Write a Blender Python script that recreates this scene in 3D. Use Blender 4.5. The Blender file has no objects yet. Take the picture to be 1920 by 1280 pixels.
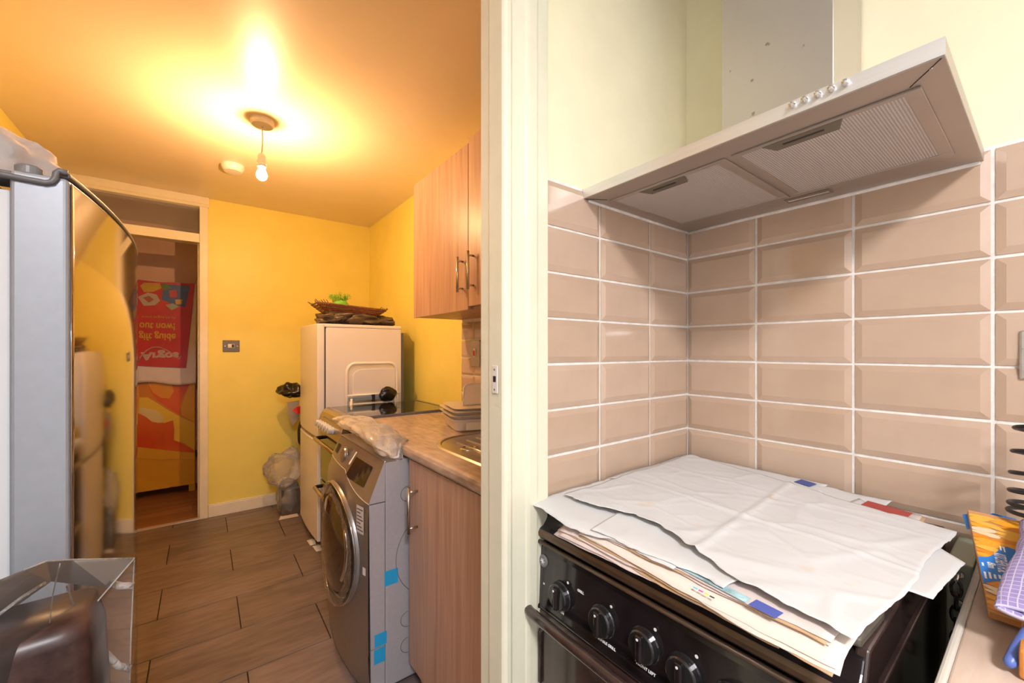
import bpy, bmesh, math, random
from mathutils import Vector, Matrix, noise

random.seed(4)
scene = bpy.context.scene
col = scene.collection

# ------------------------------------------------------------------ camera, world, exposure
F_PX, YAW, EYE, HORIZON = 767.0, math.radians(37.12), 1.256, 657.0
cam_data = bpy.data.cameras.new('camera')
cam_data.sensor_width = 36.0
cam_data.lens = F_PX / 1920.0 * 36.0
cam_data.shift_y = (HORIZON - 640.0) / 1920.0
cam_data.clip_start = 0.02
cam = bpy.data.objects.new('camera', cam_data)
col.objects.link(cam)
cam.location = (0, 0, EYE)
cam.rotation_euler = (math.pi / 2, 0, -YAW)
scene.camera = cam

world = bpy.data.worlds.new('world')
scene.world = world
world.use_nodes = True
world.node_tree.nodes['Background'].inputs[0].default_value = (0.75, 0.85, 1.0, 1)
world.node_tree.nodes['Background'].inputs[1].default_value = 1.0

scene.view_settings.view_transform = 'Standard'
scene.view_settings.look = 'None'
scene.view_settings.gamma = 1.0
scene.view_settings.use_curve_mapping = False
scene.view_settings.exposure = 0.0

BULB_COLOR, BULB_POWER = (1.0, 0.57, 0.27), 15000.0
LAMP_COLOR, LAMP_POWER = (0.98, 0.95, 0.98), 176.0

# soft fill light added behind the photographer, set in an invented window
fill = bpy.data.lights.new('added_fill_light', 'AREA')
fill.shape = 'RECTANGLE'; fill.size = 1.1; fill.size_y = 1.0
fill.energy = 5.0; fill.color = (0.86, 0.93, 1.0)
fill_o = bpy.data.objects.new('added_fill_light', fill)
col.objects.link(fill_o)
fill_o.location = (0.35, -2.16, 1.55); fill_o.rotation_euler = (math.radians(90), 0, 0)

# ------------------------------------------------------------------ helpers
S_, C_ = math.sin(YAW), math.cos(YAW)
def ray(u, v):
    k = (u - 960) / F_PX
    return Vector((S_ + k * C_, C_ - k * S_, (HORIZON - v) / F_PX))
def at_z(u, v, z):
    r = ray(u, v); t = (z - EYE) / r.z
    return (r.x * t, r.y * t, z)
def at_y(u, v, y):
    r = ray(u, v); t = y / r.y
    return (r.x * t, y, EYE + r.z * t)
def at_x(u, v, x):
    r = ray(u, v); t = x / r.x
    return (x, r.y * t, EYE + r.z * t)

BASE = {}
def nz(p, s=1.0, seed=0.0):
    return noise.noise(Vector((p[0] * s + seed * 7.3, p[1] * s - seed * 3.1, p[2] * s + seed * 1.7)))

class MB:
    def __init__(self): self.v = []; self.f = []
    def add(self, vs, fs):
        n = len(self.v); self.v += [tuple(q) for q in vs]
        self.f += [tuple(n + i for i in f) for f in fs]; return self
    def box(self, x0, y0, z0, x1, y1, z1):
        x0, x1 = min(x0, x1), max(x0, x1); y0, y1 = min(y0, y1), max(y0, y1); z0, z1 = min(z0, z1), max(z0, z1)
        vs = [(x0,y0,z0),(x1,y0,z0),(x1,y1,z0),(x0,y1,z0),(x0,y0,z1),(x1,y0,z1),(x1,y1,z1),(x0,y1,z1)]
        return self.add(vs, [(0,3,2,1),(4,5,6,7),(0,1,5,4),(1,2,6,5),(2,3,7,6),(3,0,4,7)])
    def prism(self, poly, axis, a, b):
        """poly in the other two axes (order xyz without axis), extruded along axis from a to b"""
        n = len(poly)
        def mk(p, t):
            q = list(p); q.insert(axis, t); return q
        vs = [mk(p, a) for p in poly] + [mk(p, b) for p in poly]
        fs = [tuple(range(n)), tuple(range(2 * n - 1, n - 1, -1))]
        fs += [(i, n + i, n + (i + 1) % n, (i + 1) % n) for i in range(n)]
        return self.add(vs, fs)
    def tube(self, pts, r, n=10, closed=False):
        pts = [Vector(p) for p in pts]; m = len(pts)
        rr = r if isinstance(r, (list, tuple)) else [r] * m
        vs = []; prev = None
        for i, p in enumerate(pts):
            if closed: d = pts[(i + 1) % m] - pts[i - 1]
            else: d = pts[min(i + 1, m - 1)] - pts[max(i - 1, 0)]
            d.normalize()
            if prev is None:
                a = Vector((0, 0, 1)) if abs(d.z) < .9 else Vector((1, 0, 0))
                a = (a - d * a.dot(d)).normalized()
            else:
                a = prev - d * prev.dot(d)
                a = a.normalized() if a.length > 1e-6 else prev
            prev = a; b = d.cross(a)
            for j in range(n):
                t = 2 * math.pi * j / n
                vs.append(p + (a * math.cos(t) + b * math.sin(t)) * rr[i])
        fs = []
        for i in range(m if closed else m - 1):
            k = (i + 1) % m
            for j in range(n):
                fs.append((i*n+j, i*n+(j+1)%n, k*n+(j+1)%n, k*n+j))
        if not closed:
            fs.append(tuple(range(n))[::-1]); fs.append(tuple((m-1)*n + j for j in range(n)))
        return self.add(vs, fs)
    def lathe(self, prof, origin, axis=(0, 0, 1), n=24):
        """prof: list of (radius, height along axis)"""
        ax = Vector(axis).normalized()
        a = Vector((0, 0, 1)) if abs(ax.z) < .9 else Vector((1, 0, 0))
        a = (a - ax * a.dot(ax)).normalized(); b = ax.cross(a); o = Vector(origin)
        vs = []
        for r, h in prof:
            for j in range(n):
                t = 2 * math.pi * j / n
                vs.append(o + ax * h + (a * math.cos(t) + b * math.sin(t)) * r)
        fs = []
        for i in range(len(prof) - 1):
            for j in range(n):
                fs.append((i*n+j, i*n+(j+1)%n, (i+1)*n+(j+1)%n, (i+1)*n+j))
        if prof[0][0] > 1e-5: fs.append(tuple(range(n))[::-1])
        if prof[-1][0] > 1e-5: fs.append(tuple((len(prof)-1)*n + j for j in range(n)))
        return self.add(vs, fs)
    def grid(self, fn, nu, nv, closed_u=False):
        vs = [fn(i / nu, j / nv) for j in range(nv + 1) for i in range(nu + (0 if closed_u else 1))]
        w = nu if closed_u else nu + 1
        fs = []
        for j in range(nv):
            for i in range(nu):
                fs.append((j*w+i, j*w+(i+1)%w, (j+1)*w+(i+1)%w, (j+1)*w+i))
        return self.add(vs, fs)
    def blob(self, c, r, amp=.15, freq=3.0, seed=0, n=28, m=18, crumple=0.0, flat=None):
        def fn(u, v):
            th = 2 * math.pi * u; ph = math.pi * (0.02 + 0.96 * v)
            d = Vector((math.cos(th) * math.sin(ph), math.sin(th) * math.sin(ph), -math.cos(ph)))
            s = 1 + amp * nz(d, freq, seed)
            if crumple:
                q = noise.voronoi(d * freq * 1.6 + Vector((seed, 0, seed * 2)))[0]
                s += crumple * (min(q[1] - q[0], .5) - .2)
            p = [c[k] + d[k] * r[k] * s for k in range(3)]
            if flat is not None: p[2] = max(p[2], flat)
            return p
        return self.grid(fn, n, m, closed_u=True)
    def poly(self, pts): return self.add(pts, [tuple(range(len(pts)))])
    def build(self, name, mat, parent=None, bevel=0.0, smooth=False, seg=2, solid=0.0, base=None, **tags):
        if parent is not None: b = BASE[parent]
        elif base is not None: b = Vector(base)
        else:
            xs, ys, zs = zip(*self.v)
            b = Vector(((min(xs)+max(xs))/2, (min(ys)+max(ys))/2, min(zs)))
        me = bpy.data.meshes.new(name)
        me.from_pydata([(p[0]-b.x, p[1]-b.y, p[2]-b.z) for p in self.v], [], self.f)
        me.update()
        bm = bmesh.new(); bm.from_mesh(me)
        if not solid: bmesh.ops.recalc_face_normals(bm, faces=bm.faces)
        bm.to_mesh(me); bm.free()
        if smooth:
            for p in me.polygons: p.use_smooth = True
        me.materials.append(mat)
        o = bpy.data.objects.new(name, me); col.objects.link(o)
        if parent is not None: o.parent = parent
        else: o.location = b
        BASE[o] = b
        if solid:
            s = o.modifiers.new('solid', 'SOLIDIFY'); s.thickness = solid; s.offset = 0
        if bevel:
            m = o.modifiers.new('bevel', 'BEVEL'); m.width = bevel; m.segments = seg; m.limit_method = 'ANGLE'
            m.angle_limit = math.radians(35)
        for k, q in tags.items(): o[k] = q
        return o

def thing(name, label, cat, loc, group=None):
    o = bpy.data.objects.new(name, None); o.empty_display_size = .1
    col.objects.link(o); o.location = loc
    o['label'] = label; o['category'] = cat
    if group: o['group'] = group
    BASE[o] = Vector(loc); return o
def struct(mb, name, mat, **kw): return mb.build(name, mat, kind='structure', **kw)
def ebase(name, loc):
    o = bpy.data.objects.new(name, None); col.objects.link(o); o.location = loc
    o['kind'] = 'structure'; BASE[o] = Vector(loc); return o

# ------------------------------------------------------------------ materials
def nodes_of(m):
    m.use_nodes = True; nt = m.node_tree; return nt, nt.nodes['Principled BSDF']
def M(name, rgb, rough=.5, metal=0.0, var=0.0, scale=8.0, stretch=(1,1,1), bump=0.0, coat=0.0, rgb2=None, detail=4.0, spec=.5, trans=0.0, ior=1.45, rvar=0.0):
    m = bpy.data.materials.new(name); nt, b = nodes_of(m); L = nt.links
    b.inputs['Base Color'].default_value = (*rgb, 1); b.inputs['Roughness'].default_value = rough
    b.inputs['Metallic'].default_value = metal; b.inputs['Coat Weight'].default_value = coat
    b.inputs['Coat Roughness'].default_value = .08
    b.inputs['Specular IOR Level'].default_value = spec
    b.inputs['Transmission Weight'].default_value = trans; b.inputs['IOR'].default_value = ior
    if var or bump or rgb2 or rvar:
        tc = nt.nodes.new('ShaderNodeTexCoord'); mp = nt.nodes.new('ShaderNodeMapping')
        mp.inputs['Scale'].default_value = stretch
        L.new(tc.outputs['Object'], mp.inputs['Vector'])
        n = nt.nodes.new('ShaderNodeTexNoise'); n.inputs['Scale'].default_value = scale; n.inputs['Detail'].default_value = detail
        n.inputs['Roughness'].default_value = .6
        L.new(mp.outputs[0], n.inputs['Vector'])
        if var or rgb2:
            cr = nt.nodes.new('ShaderNodeValToRGB')
            a = tuple(max(0, c * (1 - var)) for c in rgb); c2 = rgb2 or tuple(min(1, c * (1 + var)) for c in rgb)
            cr.color_ramp.elements[0].color = (*a, 1); cr.color_ramp.elements[0].position = .33
            cr.color_ramp.elements[1].color = (*c2, 1); cr.color_ramp.elements[1].position = .67
            L.new(n.outputs['Fac'], cr.inputs[0]); L.new(cr.outputs[0], b.inputs['Base Color'])
        if rvar:
            mr = nt.nodes.new('ShaderNodeMapRange')
            mr.inputs['To Min'].default_value = max(0.02, rough - rvar); mr.inputs['To Max'].default_value = rough + rvar
            L.new(n.outputs['Fac'], mr.inputs['Value']); L.new(mr.outputs[0], b.inputs['Roughness'])
        if bump:
            bp = nt.nodes.new('ShaderNodeBump'); bp.inputs['Strength'].default_value = bump; bp.inputs['Distance'].default_value = .004
            L.new(n.outputs['Fac'], bp.inputs['Height']); L.new(bp.outputs[0], b.inputs['Normal'])
    return m
def MWOOD(name, c1, c2, rough=.4, axis=2, scale=14.0, bump=.05, ring=0.0, thin=.045):
    """fine straight grain running along the given axis, with slow darker bands"""
    m = bpy.data.materials.new(name); nt, b = nodes_of(m); L = nt.links
    tc = nt.nodes.new('ShaderNodeTexCoord'); mp = nt.nodes.new('ShaderNodeMapping')
    s = [1, 1, 1]; s[axis] = thin; mp.inputs['Scale'].default_value = s
    L.new(tc.outputs['Object'], mp.inputs['Vector'])
    n1 = nt.nodes.new('ShaderNodeTexNoise'); n1.inputs['Scale'].default_value = scale * 6; n1.inputs['Detail'].default_value = 6
    n2 = nt.nodes.new('ShaderNodeTexNoise'); n2.inputs['Scale'].default_value = scale; n2.inputs['Detail'].default_value = 3; n2.inputs['Distortion'].default_value = 1.2
    L.new(mp.outputs[0], n1.inputs['Vector']); L.new(mp.outputs[0], n2.inputs['Vector'])
    mx = nt.nodes.new('ShaderNodeMath'); mx.operation = 'MULTIPLY_ADD'; mx.inputs[1].default_value = .45
    ml = nt.nodes.new('ShaderNodeMath'); ml.operation = 'MULTIPLY'; ml.inputs[1].default_value = .55
    L.new(n2.outputs['Fac'], ml.inputs[0]); L.new(n1.outputs['Fac'], mx.inputs[0]); L.new(ml.outputs[0], mx.inputs[2])
    cr = nt.nodes.new('ShaderNodeValToRGB')
    cr.color_ramp.elements[0].position = .36; cr.color_ramp.elements[0].color = (*c1, 1)
    cr.color_ramp.elements[1].position = .64; cr.color_ramp.elements[1].color = (*c2, 1)
    L.new(mx.outputs[0], cr.inputs[0]); L.new(cr.outputs[0], b.inputs['Base Color'])
    b.inputs['Roughness'].default_value = rough
    if bump:
        bp = nt.nodes.new('ShaderNodeBump'); bp.inputs['Strength'].default_value = bump; bp.inputs['Distance'].default_value = .003
        L.new(mx.outputs[0], bp.inputs['Height']); L.new(bp.outputs[0], b.inputs['Normal'])
    return m
def MFILM(name, rgb=(.85,.85,.85), body=.25, rough=.12, bump=.0, scale=20):
    """thin clear plastic: mostly see-through with a pale glossy body"""
    m = bpy.data.materials.new(name); nt, b = nodes_of(m); L = nt.links
    b.inputs['Base Color'].default_value = (*rgb, 1); b.inputs['Roughness'].default_value = rough
    b.inputs['Specular IOR Level'].default_value = .9
    tr = nt.nodes.new('ShaderNodeBsdfTransparent'); tr.inputs[0].default_value = (.97, .97, .97, 1)
    fr = nt.nodes.new('ShaderNodeFresnel'); fr.inputs['IOR'].default_value = 1.5
    ad = nt.nodes.new('ShaderNodeMath'); ad.operation = 'ADD'; ad.use_clamp = True; ad.inputs[1].default_value = body
    mix = nt.nodes.new('ShaderNodeMixShader'); out = nt.nodes['Material Output']
    L.new(fr.outputs[0], ad.inputs[0]); L.new(ad.outputs[0], mix.inputs[0]); L.new(tr.outputs[0], mix.inputs[1]); L.new(b.outputs[0], mix.inputs[2])
    L.new(mix.outputs[0], out.inputs['Surface'])
    if bump:
        tc = nt.nodes.new('ShaderNodeTexCoord'); n = nt.nodes.new('ShaderNodeTexNoise'); n.inputs['Scale'].default_value = scale
        n.inputs['Distortion'].default_value = 1.5; L.new(tc.outputs['Object'], n.inputs['Vector'])
        bp = nt.nodes.new('ShaderNodeBump'); bp.inputs['Strength'].default_value = bump; bp.inputs['Distance'].default_value = .01
        L.new(n.outputs['Fac'], bp.inputs['Height']); L.new(bp.outputs[0], b.inputs['Normal']); L.new(bp.outputs[0], fr.inputs['Normal'])
    return m
def MEMIT(name, rgb, power):
    m = bpy.data.materials.new(name); nt, b = nodes_of(m)
    b.inputs['Base Color'].default_value = (*rgb, 1)
    b.inputs['Emission Color'].default_value = (*rgb, 1); b.inputs['Emission Strength'].default_value = power
    return m

YELLOW = (.90, .77, .19)
m_wall = M('yellow_paint', YELLOW, .42, var=.03, scale=5, bump=.03)
m_wallnear = M('pale_yellow_paint', (.95, .880, .62), .45, var=.03, scale=6, bump=.05)
m_ceil = M('white_ceiling_paint', (.87, .75, .55), .36, var=.02, scale=3, bump=.02)
m_gloss = M('cream_gloss_paint', (.80, .775, .60), .28, var=.03, scale=14, bump=.05)
m_plainwhite = M('plain_white_paint', (.64, .64, .64), .5)
m_frame = M('white_gloss_paint', (.86, .80, .66), .3, var=.03, scale=14, bump=.04)
m_hallwall = M('hall_paint', (.96, .66, .48), .6, var=.04)
m_grout = M('white_grout', (.84, .80, .75), .8, var=.10, scale=40, bump=.3)
m_tile = M('beige_gloss_tile', (.53, .385, .28), .12, var=.035, scale=9, coat=.5, rvar=.04)
m_tiles2 = [m_tile, M('beige_gloss_tile_pale', (.545, .40, .295), .12, var=.035, scale=9, coat=.5, rvar=.04),
            M('beige_gloss_tile_deep', (.515, .37, .265), .12, var=.035, scale=9, coat=.5, rvar=.04)]
m_floor_grout = M('dark_floor_joint', (.022, .015, .012), .8)
m_floortiles = [MWOOD('floor_tile_%d' % i, c1, c2, .42, 0, 7, .05, thin=.22) for i, (c1, c2) in enumerate((
    ((.137,.099,.088),(.238,.182,.164)), ((.122,.090,.080),(.218,.167,.150)), ((.148,.107,.094),(.250,.192,.172))))]
m_hallfloor = [MWOOD('laminate_%d' % i, c1, c2, .35, 0, 10, .03, thin=.07) for i, (c1, c2) in enumerate((
    ((.20,.08,.035),(.36,.17,.08)), ((.17,.07,.03),(.30,.14,.065))))]
m_cab = MWOOD('light_oak_foil', (.41,.235,.155), (.58,.37,.26), .38, 2, 16, .05)
m_cab_side = MWOOD('oak_carcass', (.40,.22,.14), (.55,.34,.23), .45, 2, 16, .04)
m_worktop = MWOOD('stone_oak_worktop', (.25,.175,.125), (.60,.465,.36), .35, 1, 9, .08, thin=.28)
m_worktop2 = MWOOD('beige_laminate_worktop', (.50,.37,.28), (.72,.57,.46), .4, 0, 9, .06, thin=.18)
m_edge = M('pale_edge_strip', (.62, .58, .50), .4)
m_steel = M('brushed_steel', (.60, .575, .54), .30, 1.0, var=.10, scale=30, stretch=(1, .06, 1), rvar=.08)
m_steel_dull = M('worn_steel', (.50, .45, .41), .42, .85, var=.05, scale=7, stretch=(1, .15, 1), rvar=.08)
m_chrome = M('chrome', (.72, .72, .72), .12, 1.0)
m_satin = M('satin_nickel', (.56, .52, .46), .25, 1.0)
m_mesh = None
m_black = M('black_enamel', (.012, .009, .010), .16, coat=.6, var=.3, scale=30)
m_black_dull = M('black_plastic', (.018, .016, .016), .38)
m_brownblack = M('brown_black_enamel', (.045, .026, .022), .2, coat=.5, var=.25, scale=20)
m_bronze = M('bronze_trim', (.12, .075, .045), .28, .4, var=.2, scale=15)
m_white = M('white_enamel', (.80, .76, .72), .28)
m_whitetext = M('white_print', (.85, .85, .85), .5)
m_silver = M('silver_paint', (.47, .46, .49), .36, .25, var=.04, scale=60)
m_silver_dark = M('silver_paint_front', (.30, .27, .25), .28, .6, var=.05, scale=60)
m_fridgedoor = M('mirror_silver_door', (.52, .49, .465), .085, 1.0, rvar=.025, scale=5, var=.02)
m_fridgeside = M('grey_painted_steel', (.36, .38, .42), .38, .25, var=.03, scale=50)
m_grey = M('grey_plastic', (.15, .145, .15), .4)
m_film_unused = MFILM('clear_film', (.84, .80, .76), .10, .08)
m_bag = MFILM('milky_plastic_bag', (.86, .82, .78), .26, .18, bump=.5, scale=22)
m_bag2 = MFILM('clear_crinkled_bag', (.86, .82, .76), .22, .15, bump=.5, scale=30)
m_blackbag = M('black_bin_bag', (.012, .011, .010), .22, var=.3, scale=20, bump=.4)
m_brownbag = M('dark_brown_bag', (.11, .075, .045), .22, var=.35, scale=18, bump=.5)
m_paper = M('white_paper', (.665, .66, .65), .75, var=.02, scale=4, bump=.25)
m_news = M('newsprint', (.66, .57, .53), .8, var=.05, scale=18, bump=.15)
m_news2 = M('pink_newsprint', (.70, .585, .54), .8, var=.05, scale=18, bump=.15)
m_cream = M('cream_paper', (.76, .67, .58), .8, var=.03, scale=12, bump=.15)
m_tub = M('frosted_tub', (.82, .74, .66), .3, trans=.25)
m_wicker = M('brown_wicker', (.20, .10, .045), .6, var=.4, scale=50)
m_wicker_red = M('red_wicker', (.28, .05, .02), .5, var=.3, scale=50)
m_net = M('green_netting', (.16, .46, .04), .5)
m_red = M('red_plastic', (.65, .03, .02), .4)
m_blue_tape = M('blue_tape', (.02, .36, .70), .45)
m_glassblack = M('black_glass', (.012, .012, .013), .04, coat=.5)
m_rubber = M('grey_gasket', (.70, .71, .73), .5)

# stains of grease on the top sheet of paper: orange freckles with their own shape
def stain(m, rgb, lo=.62, hi=.72, scale=9):
    nt, b = nodes_of(m); L = nt.links
    old = b.inputs['Base Color'].links[0].from_socket if b.inputs['Base Color'].links else None
    tc = nt.nodes.new('ShaderNodeTexCoord'); n = nt.nodes.new('ShaderNodeTexNoise')
    n.inputs['Scale'].default_value = scale; n.inputs['Detail'].default_value = 5
    L.new(tc.outputs['Object'], n.inputs['Vector'])
    r = nt.nodes.new('ShaderNodeMapRange'); r.inputs['From Min'].default_value = lo; r.inputs['From Max'].default_value = hi
    r.inputs['To Max'].default_value = .6
    L.new(n.outputs['Fac'], r.inputs['Value'])
    mx = nt.nodes.new('ShaderNodeMixRGB'); mx.inputs[2].default_value = (*rgb, 1)
    L.new(r.outputs[0], mx.inputs[0])
    if old: L.new(old, mx.inputs[1])
    L.new(mx.outputs[0], b.inputs['Base Color'])
m_paper_top = M('white_paper_stained', (.665, .66, .65), .75, var=.02, scale=4, bump=.25)
stain(m_paper_top, (.70, .46, .26), .645, .75, 15)
stain(m_steel_dull, (.25, .19, .15), .70, .76, 30)

m_chim = M('satin_chimney_steel', (.64, .60, .56), .36, .9, var=.04, scale=4, rvar=.06)
stain(m_chim, (.16, .12, .09), .70, .74, 40)
# woven aluminium grease filter: fine ribs
def rib_mat(name, c1, c2, sx, sy):
    m = bpy.data.materials.new(name); nt, b = nodes_of(m); L = nt.links
    tc = nt.nodes.new('ShaderNodeTexCoord')
    w1 = nt.nodes.new('ShaderNodeTexWave'); w1.bands_direction = 'X'; w1.inputs['Scale'].default_value = sx
    w2 = nt.nodes.new('ShaderNodeTexWave'); w2.bands_direction = 'Y'; w2.inputs['Scale'].default_value = sy
    L.new(tc.outputs['Object'], w1.inputs['Vector']); L.new(tc.outputs['Object'], w2.inputs['Vector'])
    mu = nt.nodes.new('ShaderNodeMath'); mu.operation = 'MULTIPLY'
    L.new(w1.outputs['Fac'], mu.inputs[0]); L.new(w2.outputs['Fac'], mu.inputs[1])
    cr = nt.nodes.new('ShaderNodeValToRGB'); cr.color_ramp.elements[0].color = (*c1, 1); cr.color_ramp.elements[1].color = (*c2, 1)
    cr.color_ramp.elements[1].position = .6
    L.new(mu.outputs[0], cr.inputs[0]); L.new(cr.outputs[0], b.inputs['Base Color'])
    b.inputs['Metallic'].default_value = .55; b.inputs['Roughness'].default_value = .45
    bp = nt.nodes.new('ShaderNodeBump'); bp.inputs['Strength'].default_value = .6; bp.inputs['Distance'].default_value = .002
    L.new(mu.outputs[0], bp.inputs['Height']); L.new(bp.outputs[0], b.inputs['Normal'])
    return m
m_mesh = rib_mat('aluminium_filter_mesh', (.44, .40, .38), (.86, .83, .81), 78, 78)

# ------------------------------------------------------------------ text
def text(name, body, size, origin, right, up, mat, parent=None, bold=0.0, align='LEFT', sx=1.0, sy=1.0, extrude=.0004, **tags):
    cu = bpy.data.curves.new(name, 'FONT'); cu.body = body; cu.size = size; cu.align_x = align
    cu.offset = bold; cu.extrude = extrude; cu.resolution_u = 3
    ob = bpy.data.objects.new(name, cu); col.objects.link(ob)
    bpy.context.view_layer.update()
    me = bpy.data.meshes.new_from_object(ob)
    bpy.data.objects.remove(ob)
    r = Vector(right).normalized(); u = Vector(up).normalized(); n = r.cross(u); o = Vector(origin)
    mb = MB()
    mb.v = [tuple(o + r * q.co.x * sx + u * q.co.y * sy + n * q.co.z) for q in me.vertices]
    mb.f = [tuple(p.vertices) for p in me.polygons]
    bpy.data.meshes.remove(me)
    return mb.build(name, mat, parent, **tags)

# ================================================================== THE SETTING
FY, RX, LX, PY, NX, CZ = 3.84, 1.24, -0.76, 0.686, 1.198, 2.40    # far wall, right wall, left wall, partition face, near right wall, ceiling
RY = -2.2
# floor: a bed of dark joints with wood-look tiles laid half-bonded across the room
fl = struct(MB().box(LX, RY, -.05, RX, FY, -.004), 'floor', m_floor_grout)
TW, TL = .3085, .617
for r in range(-14, 7):
    y0 = 2.212 + r * TW; y1 = y0 + TW
    if y1 < RY + .05 or y0 > FY: continue
    off = .14 if r % 2 == 0 else .14 + TL / 2
    # row 0 (2.21-2.52) has its joint at .14; neighbours are shifted by half a tile
    x = off - 3 * TL
    while x < RX:
        a, b_ = max(x, LX), min(x + TL, RX); c, d = max(y0, RY), min(y1, FY)
        if b_ - a > .02 and d - c > .02:
            MB().box(a + .0022, c + .0022, -.004, b_ - .0022, d - .0022, .0006 * random.random()).build(
                'floor_tile', random.choice(m_floortiles), fl, bevel=.0008, seg=1)
        x += TL
ceil = struct(MB().box(LX - .1, .71, CZ, RX + .1, FY, CZ + .08), 'ceiling', m_ceil)
struct(MB().box(LX - .1, RY - .1, CZ, RX + .1, .71, CZ + .08), 'ceiling_near', m_plainwhite)
# far wall with the doorway
DX0, DX1, DZ = -.74, -.017, 2.40
struct(MB().box(.034, FY, 0, RX + .1, FY + .1, CZ + .08), 'wall_far', m_wall)
struct(MB().box(RX, .74, 0, RX + .1, FY, CZ), 'wall_right', m_wall)
struct(MB().box(LX - .1, .71, 0, LX, FY + .1, CZ), 'wall_left', m_wall)
struct(MB().box(LX - .1, RY, 0, LX, .71, CZ), 'wall_near_left', m_plainwhite)
wn = struct(MB().box(NX, RY, 0, NX + .1, .74, CZ), 'wall_near_right', m_wallnear)
wp = struct(MB().box(.60, PY, 0, NX, .735, CZ), 'wall_partition', m_wallnear)
struct(MB().box(LX, PY, 0, -.40, .735, CZ), 'wall_partition_side', m_wallnear)
struct(MB().box(-.40, PY, 2.08, .60, .735, CZ), 'wall_over_opening', m_wallnear)
# rear wall with an added, unseen window around the fill light
rw = MB(); WX0, WX1, WZ0, WZ1 = -.25, .95, 1.0, 2.1
rw.box(LX, RY - .1, 0, NX + .1, RY, WZ0).box(LX, RY - .1, WZ1, NX + .1, RY, CZ)
rw.box(LX, RY - .1, WZ0, WX0, RY, WZ1).box(WX1, RY - .1, WZ0, NX + .1, RY, WZ1)
struct(rw, 'wall_rear', m_plainwhite)
w1 = ebase('added_window', (.35, RY, WZ0))
wf = MB(); wf.box(WX0, RY - .08, WZ0, WX0 + .05, RY - .02, WZ1).box(WX1 - .05, RY - .08, WZ0, WX1, RY - .02, WZ1)
wf.box(WX0, RY - .08, WZ0, WX1, RY - .02, WZ0 + .05).box(WX0, RY - .08, WZ1 - .05, WX1, RY - .02, WZ1).box(.33, RY - .08, WZ0, .37, RY - .02, WZ1)
wf.build('added_window_frame', m_white, w1)
# skirting boards
struct(MB().box(.036, FY - .016, 0, RX, FY, .085).box(.036, FY - .011, .085, RX, FY, .094), 'baseboard_far', m_frame, bevel=.003)
struct(MB().box(LX, 1.8, 0, LX + .016, FY, .09), 'baseboard_left', m_frame, bevel=.003)

# doorway to the hall with its fanlight
d1 = ebase('door_1', (-.36, FY, 0))
dz_t0, dz_t1, dz_o = 2.325, 2.125, 2.062
MB().box(DX1, FY - .018, 0, .034, FY + .11, 2.335).build('door_jamb', m_frame, d1, bevel=.004)
MB().box(DX0 - .02, FY - .018, 0, DX0 + .03, FY + .11, 2.335).build('door_jamb', m_frame, d1, bevel=.004)
MB().box(LX, FY - .022, dz_t0, .038, FY + .11, CZ).box(LX, FY - .028, 2.345, .040, FY - .022, CZ).build('door_head', m_frame, d1, bevel=.003)
MB().box(DX0, FY - .012, dz_o, DX1, FY + .10, dz_t1).box(DX0, FY - .016, dz_o - .004, DX1, FY + .03, dz_o + .012).build('transom_rail', m_frame, d1, bevel=.003)
MB().box(DX0, FY + .03, dz_t1, DX1, FY + .034, dz_t0).build('fanlight_pane', MFILM('fanlight_glass', (.9, .9, .9), .03, .03), d1)
MB().box(DX1 - .012, FY + .045, 0, DX1, FY + .07, dz_o).build('door_stop', m_frame, d1, bevel=.002)
MB().box(DX0, FY - .02, 0, DX1, FY + .02, .010).build('threshold_strip', M('pale_threshold', (.62, .56, .52), .35, .4), d1, bevel=.003)
# hall beyond
HY = 4.90
struct(MB().box(-1.9, HY, 0, 1.4, HY + .1, CZ + .08), 'wall_hall', m_hallwall)
struct(MB().box(-2.0, FY, 0, -1.9, HY, CZ), 'wall_hall_left', m_hallwall)
struct(MB().box(1.4, FY, 0, 1.5, HY, CZ), 'wall_hall_right', m_hallwall)
struct(MB().box(-1.9, FY + .1, CZ, 1.4, HY, CZ + .08), 'ceiling_hall', m_ceil)
struct(MB().box(-1.9, FY, 0, LX, FY + .1, CZ), 'wall_hall_near', m_hallwall)
hf = struct(MB().box(-1.9, FY, -.05, 1.4, HY, -.004), 'floor_hall', m_floor_grout)
y = FY + .002; k = 0
while y < HY:
    x = -1.9 + (k * .37 % 1.1)
    for a, b_ in ((-1.9, x), (x, x + 1.1), (x + 1.1, 1.4)):
        if b_ - a > .05:
            MB().box(a, y + .0008, -.004, b_ - .0012, min(y + .118, HY), .0).build('plank', m_hallfloor[k % 2], hf)
    y += .12; k += 1

# painted door lining and architrave at the end of the partition
tr = ebase('trim_1', (.53, .69, 0))
def plan(poly, z0, z1): return MB().prism(poly, 2, z0, z1)
plan([(.473,.699),(.473,.736),(.60,.736),(.60,.699)], 0, 2.08).build('lining', m_gloss, tr, bevel=.002)
plan([(.469,.662),(.469,.699),(.60,.699),(.60,.662)], 0, 2.08).build('door_stop', m_gloss, tr, bevel=.002)
arc = [(.468,.664),(.468,.652),(.471,.6475),(.477,.645),(.486,.6455),(.492,.649),(.4945,.655),(.4975,.6565),(.530,.6555),(.534,.6535),(.541,.6525),(.560,.6535),(.566,.6555),(.594,.6585),(.597,.664)]
plan(arc, 0, 2.10).build('architrave', m_gloss, tr)
k_ = MB().box(.4665, .6655, 1.170, .469, .6835, 1.226)
kp = k_.build('strike_plate', m_white, tr, bevel=.001)
MB().box(.4660, .670, 1.193, .4668, .679, 1.205).build('latch_hole', m_black_dull, kp)
for zz in (1.178, 1.218): MB().lathe([(.0025, 0), (.0022, .0008)], (.4666, .6745, zz), (-1, 0, 0), 10).build('screw', m_satin, kp)
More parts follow.
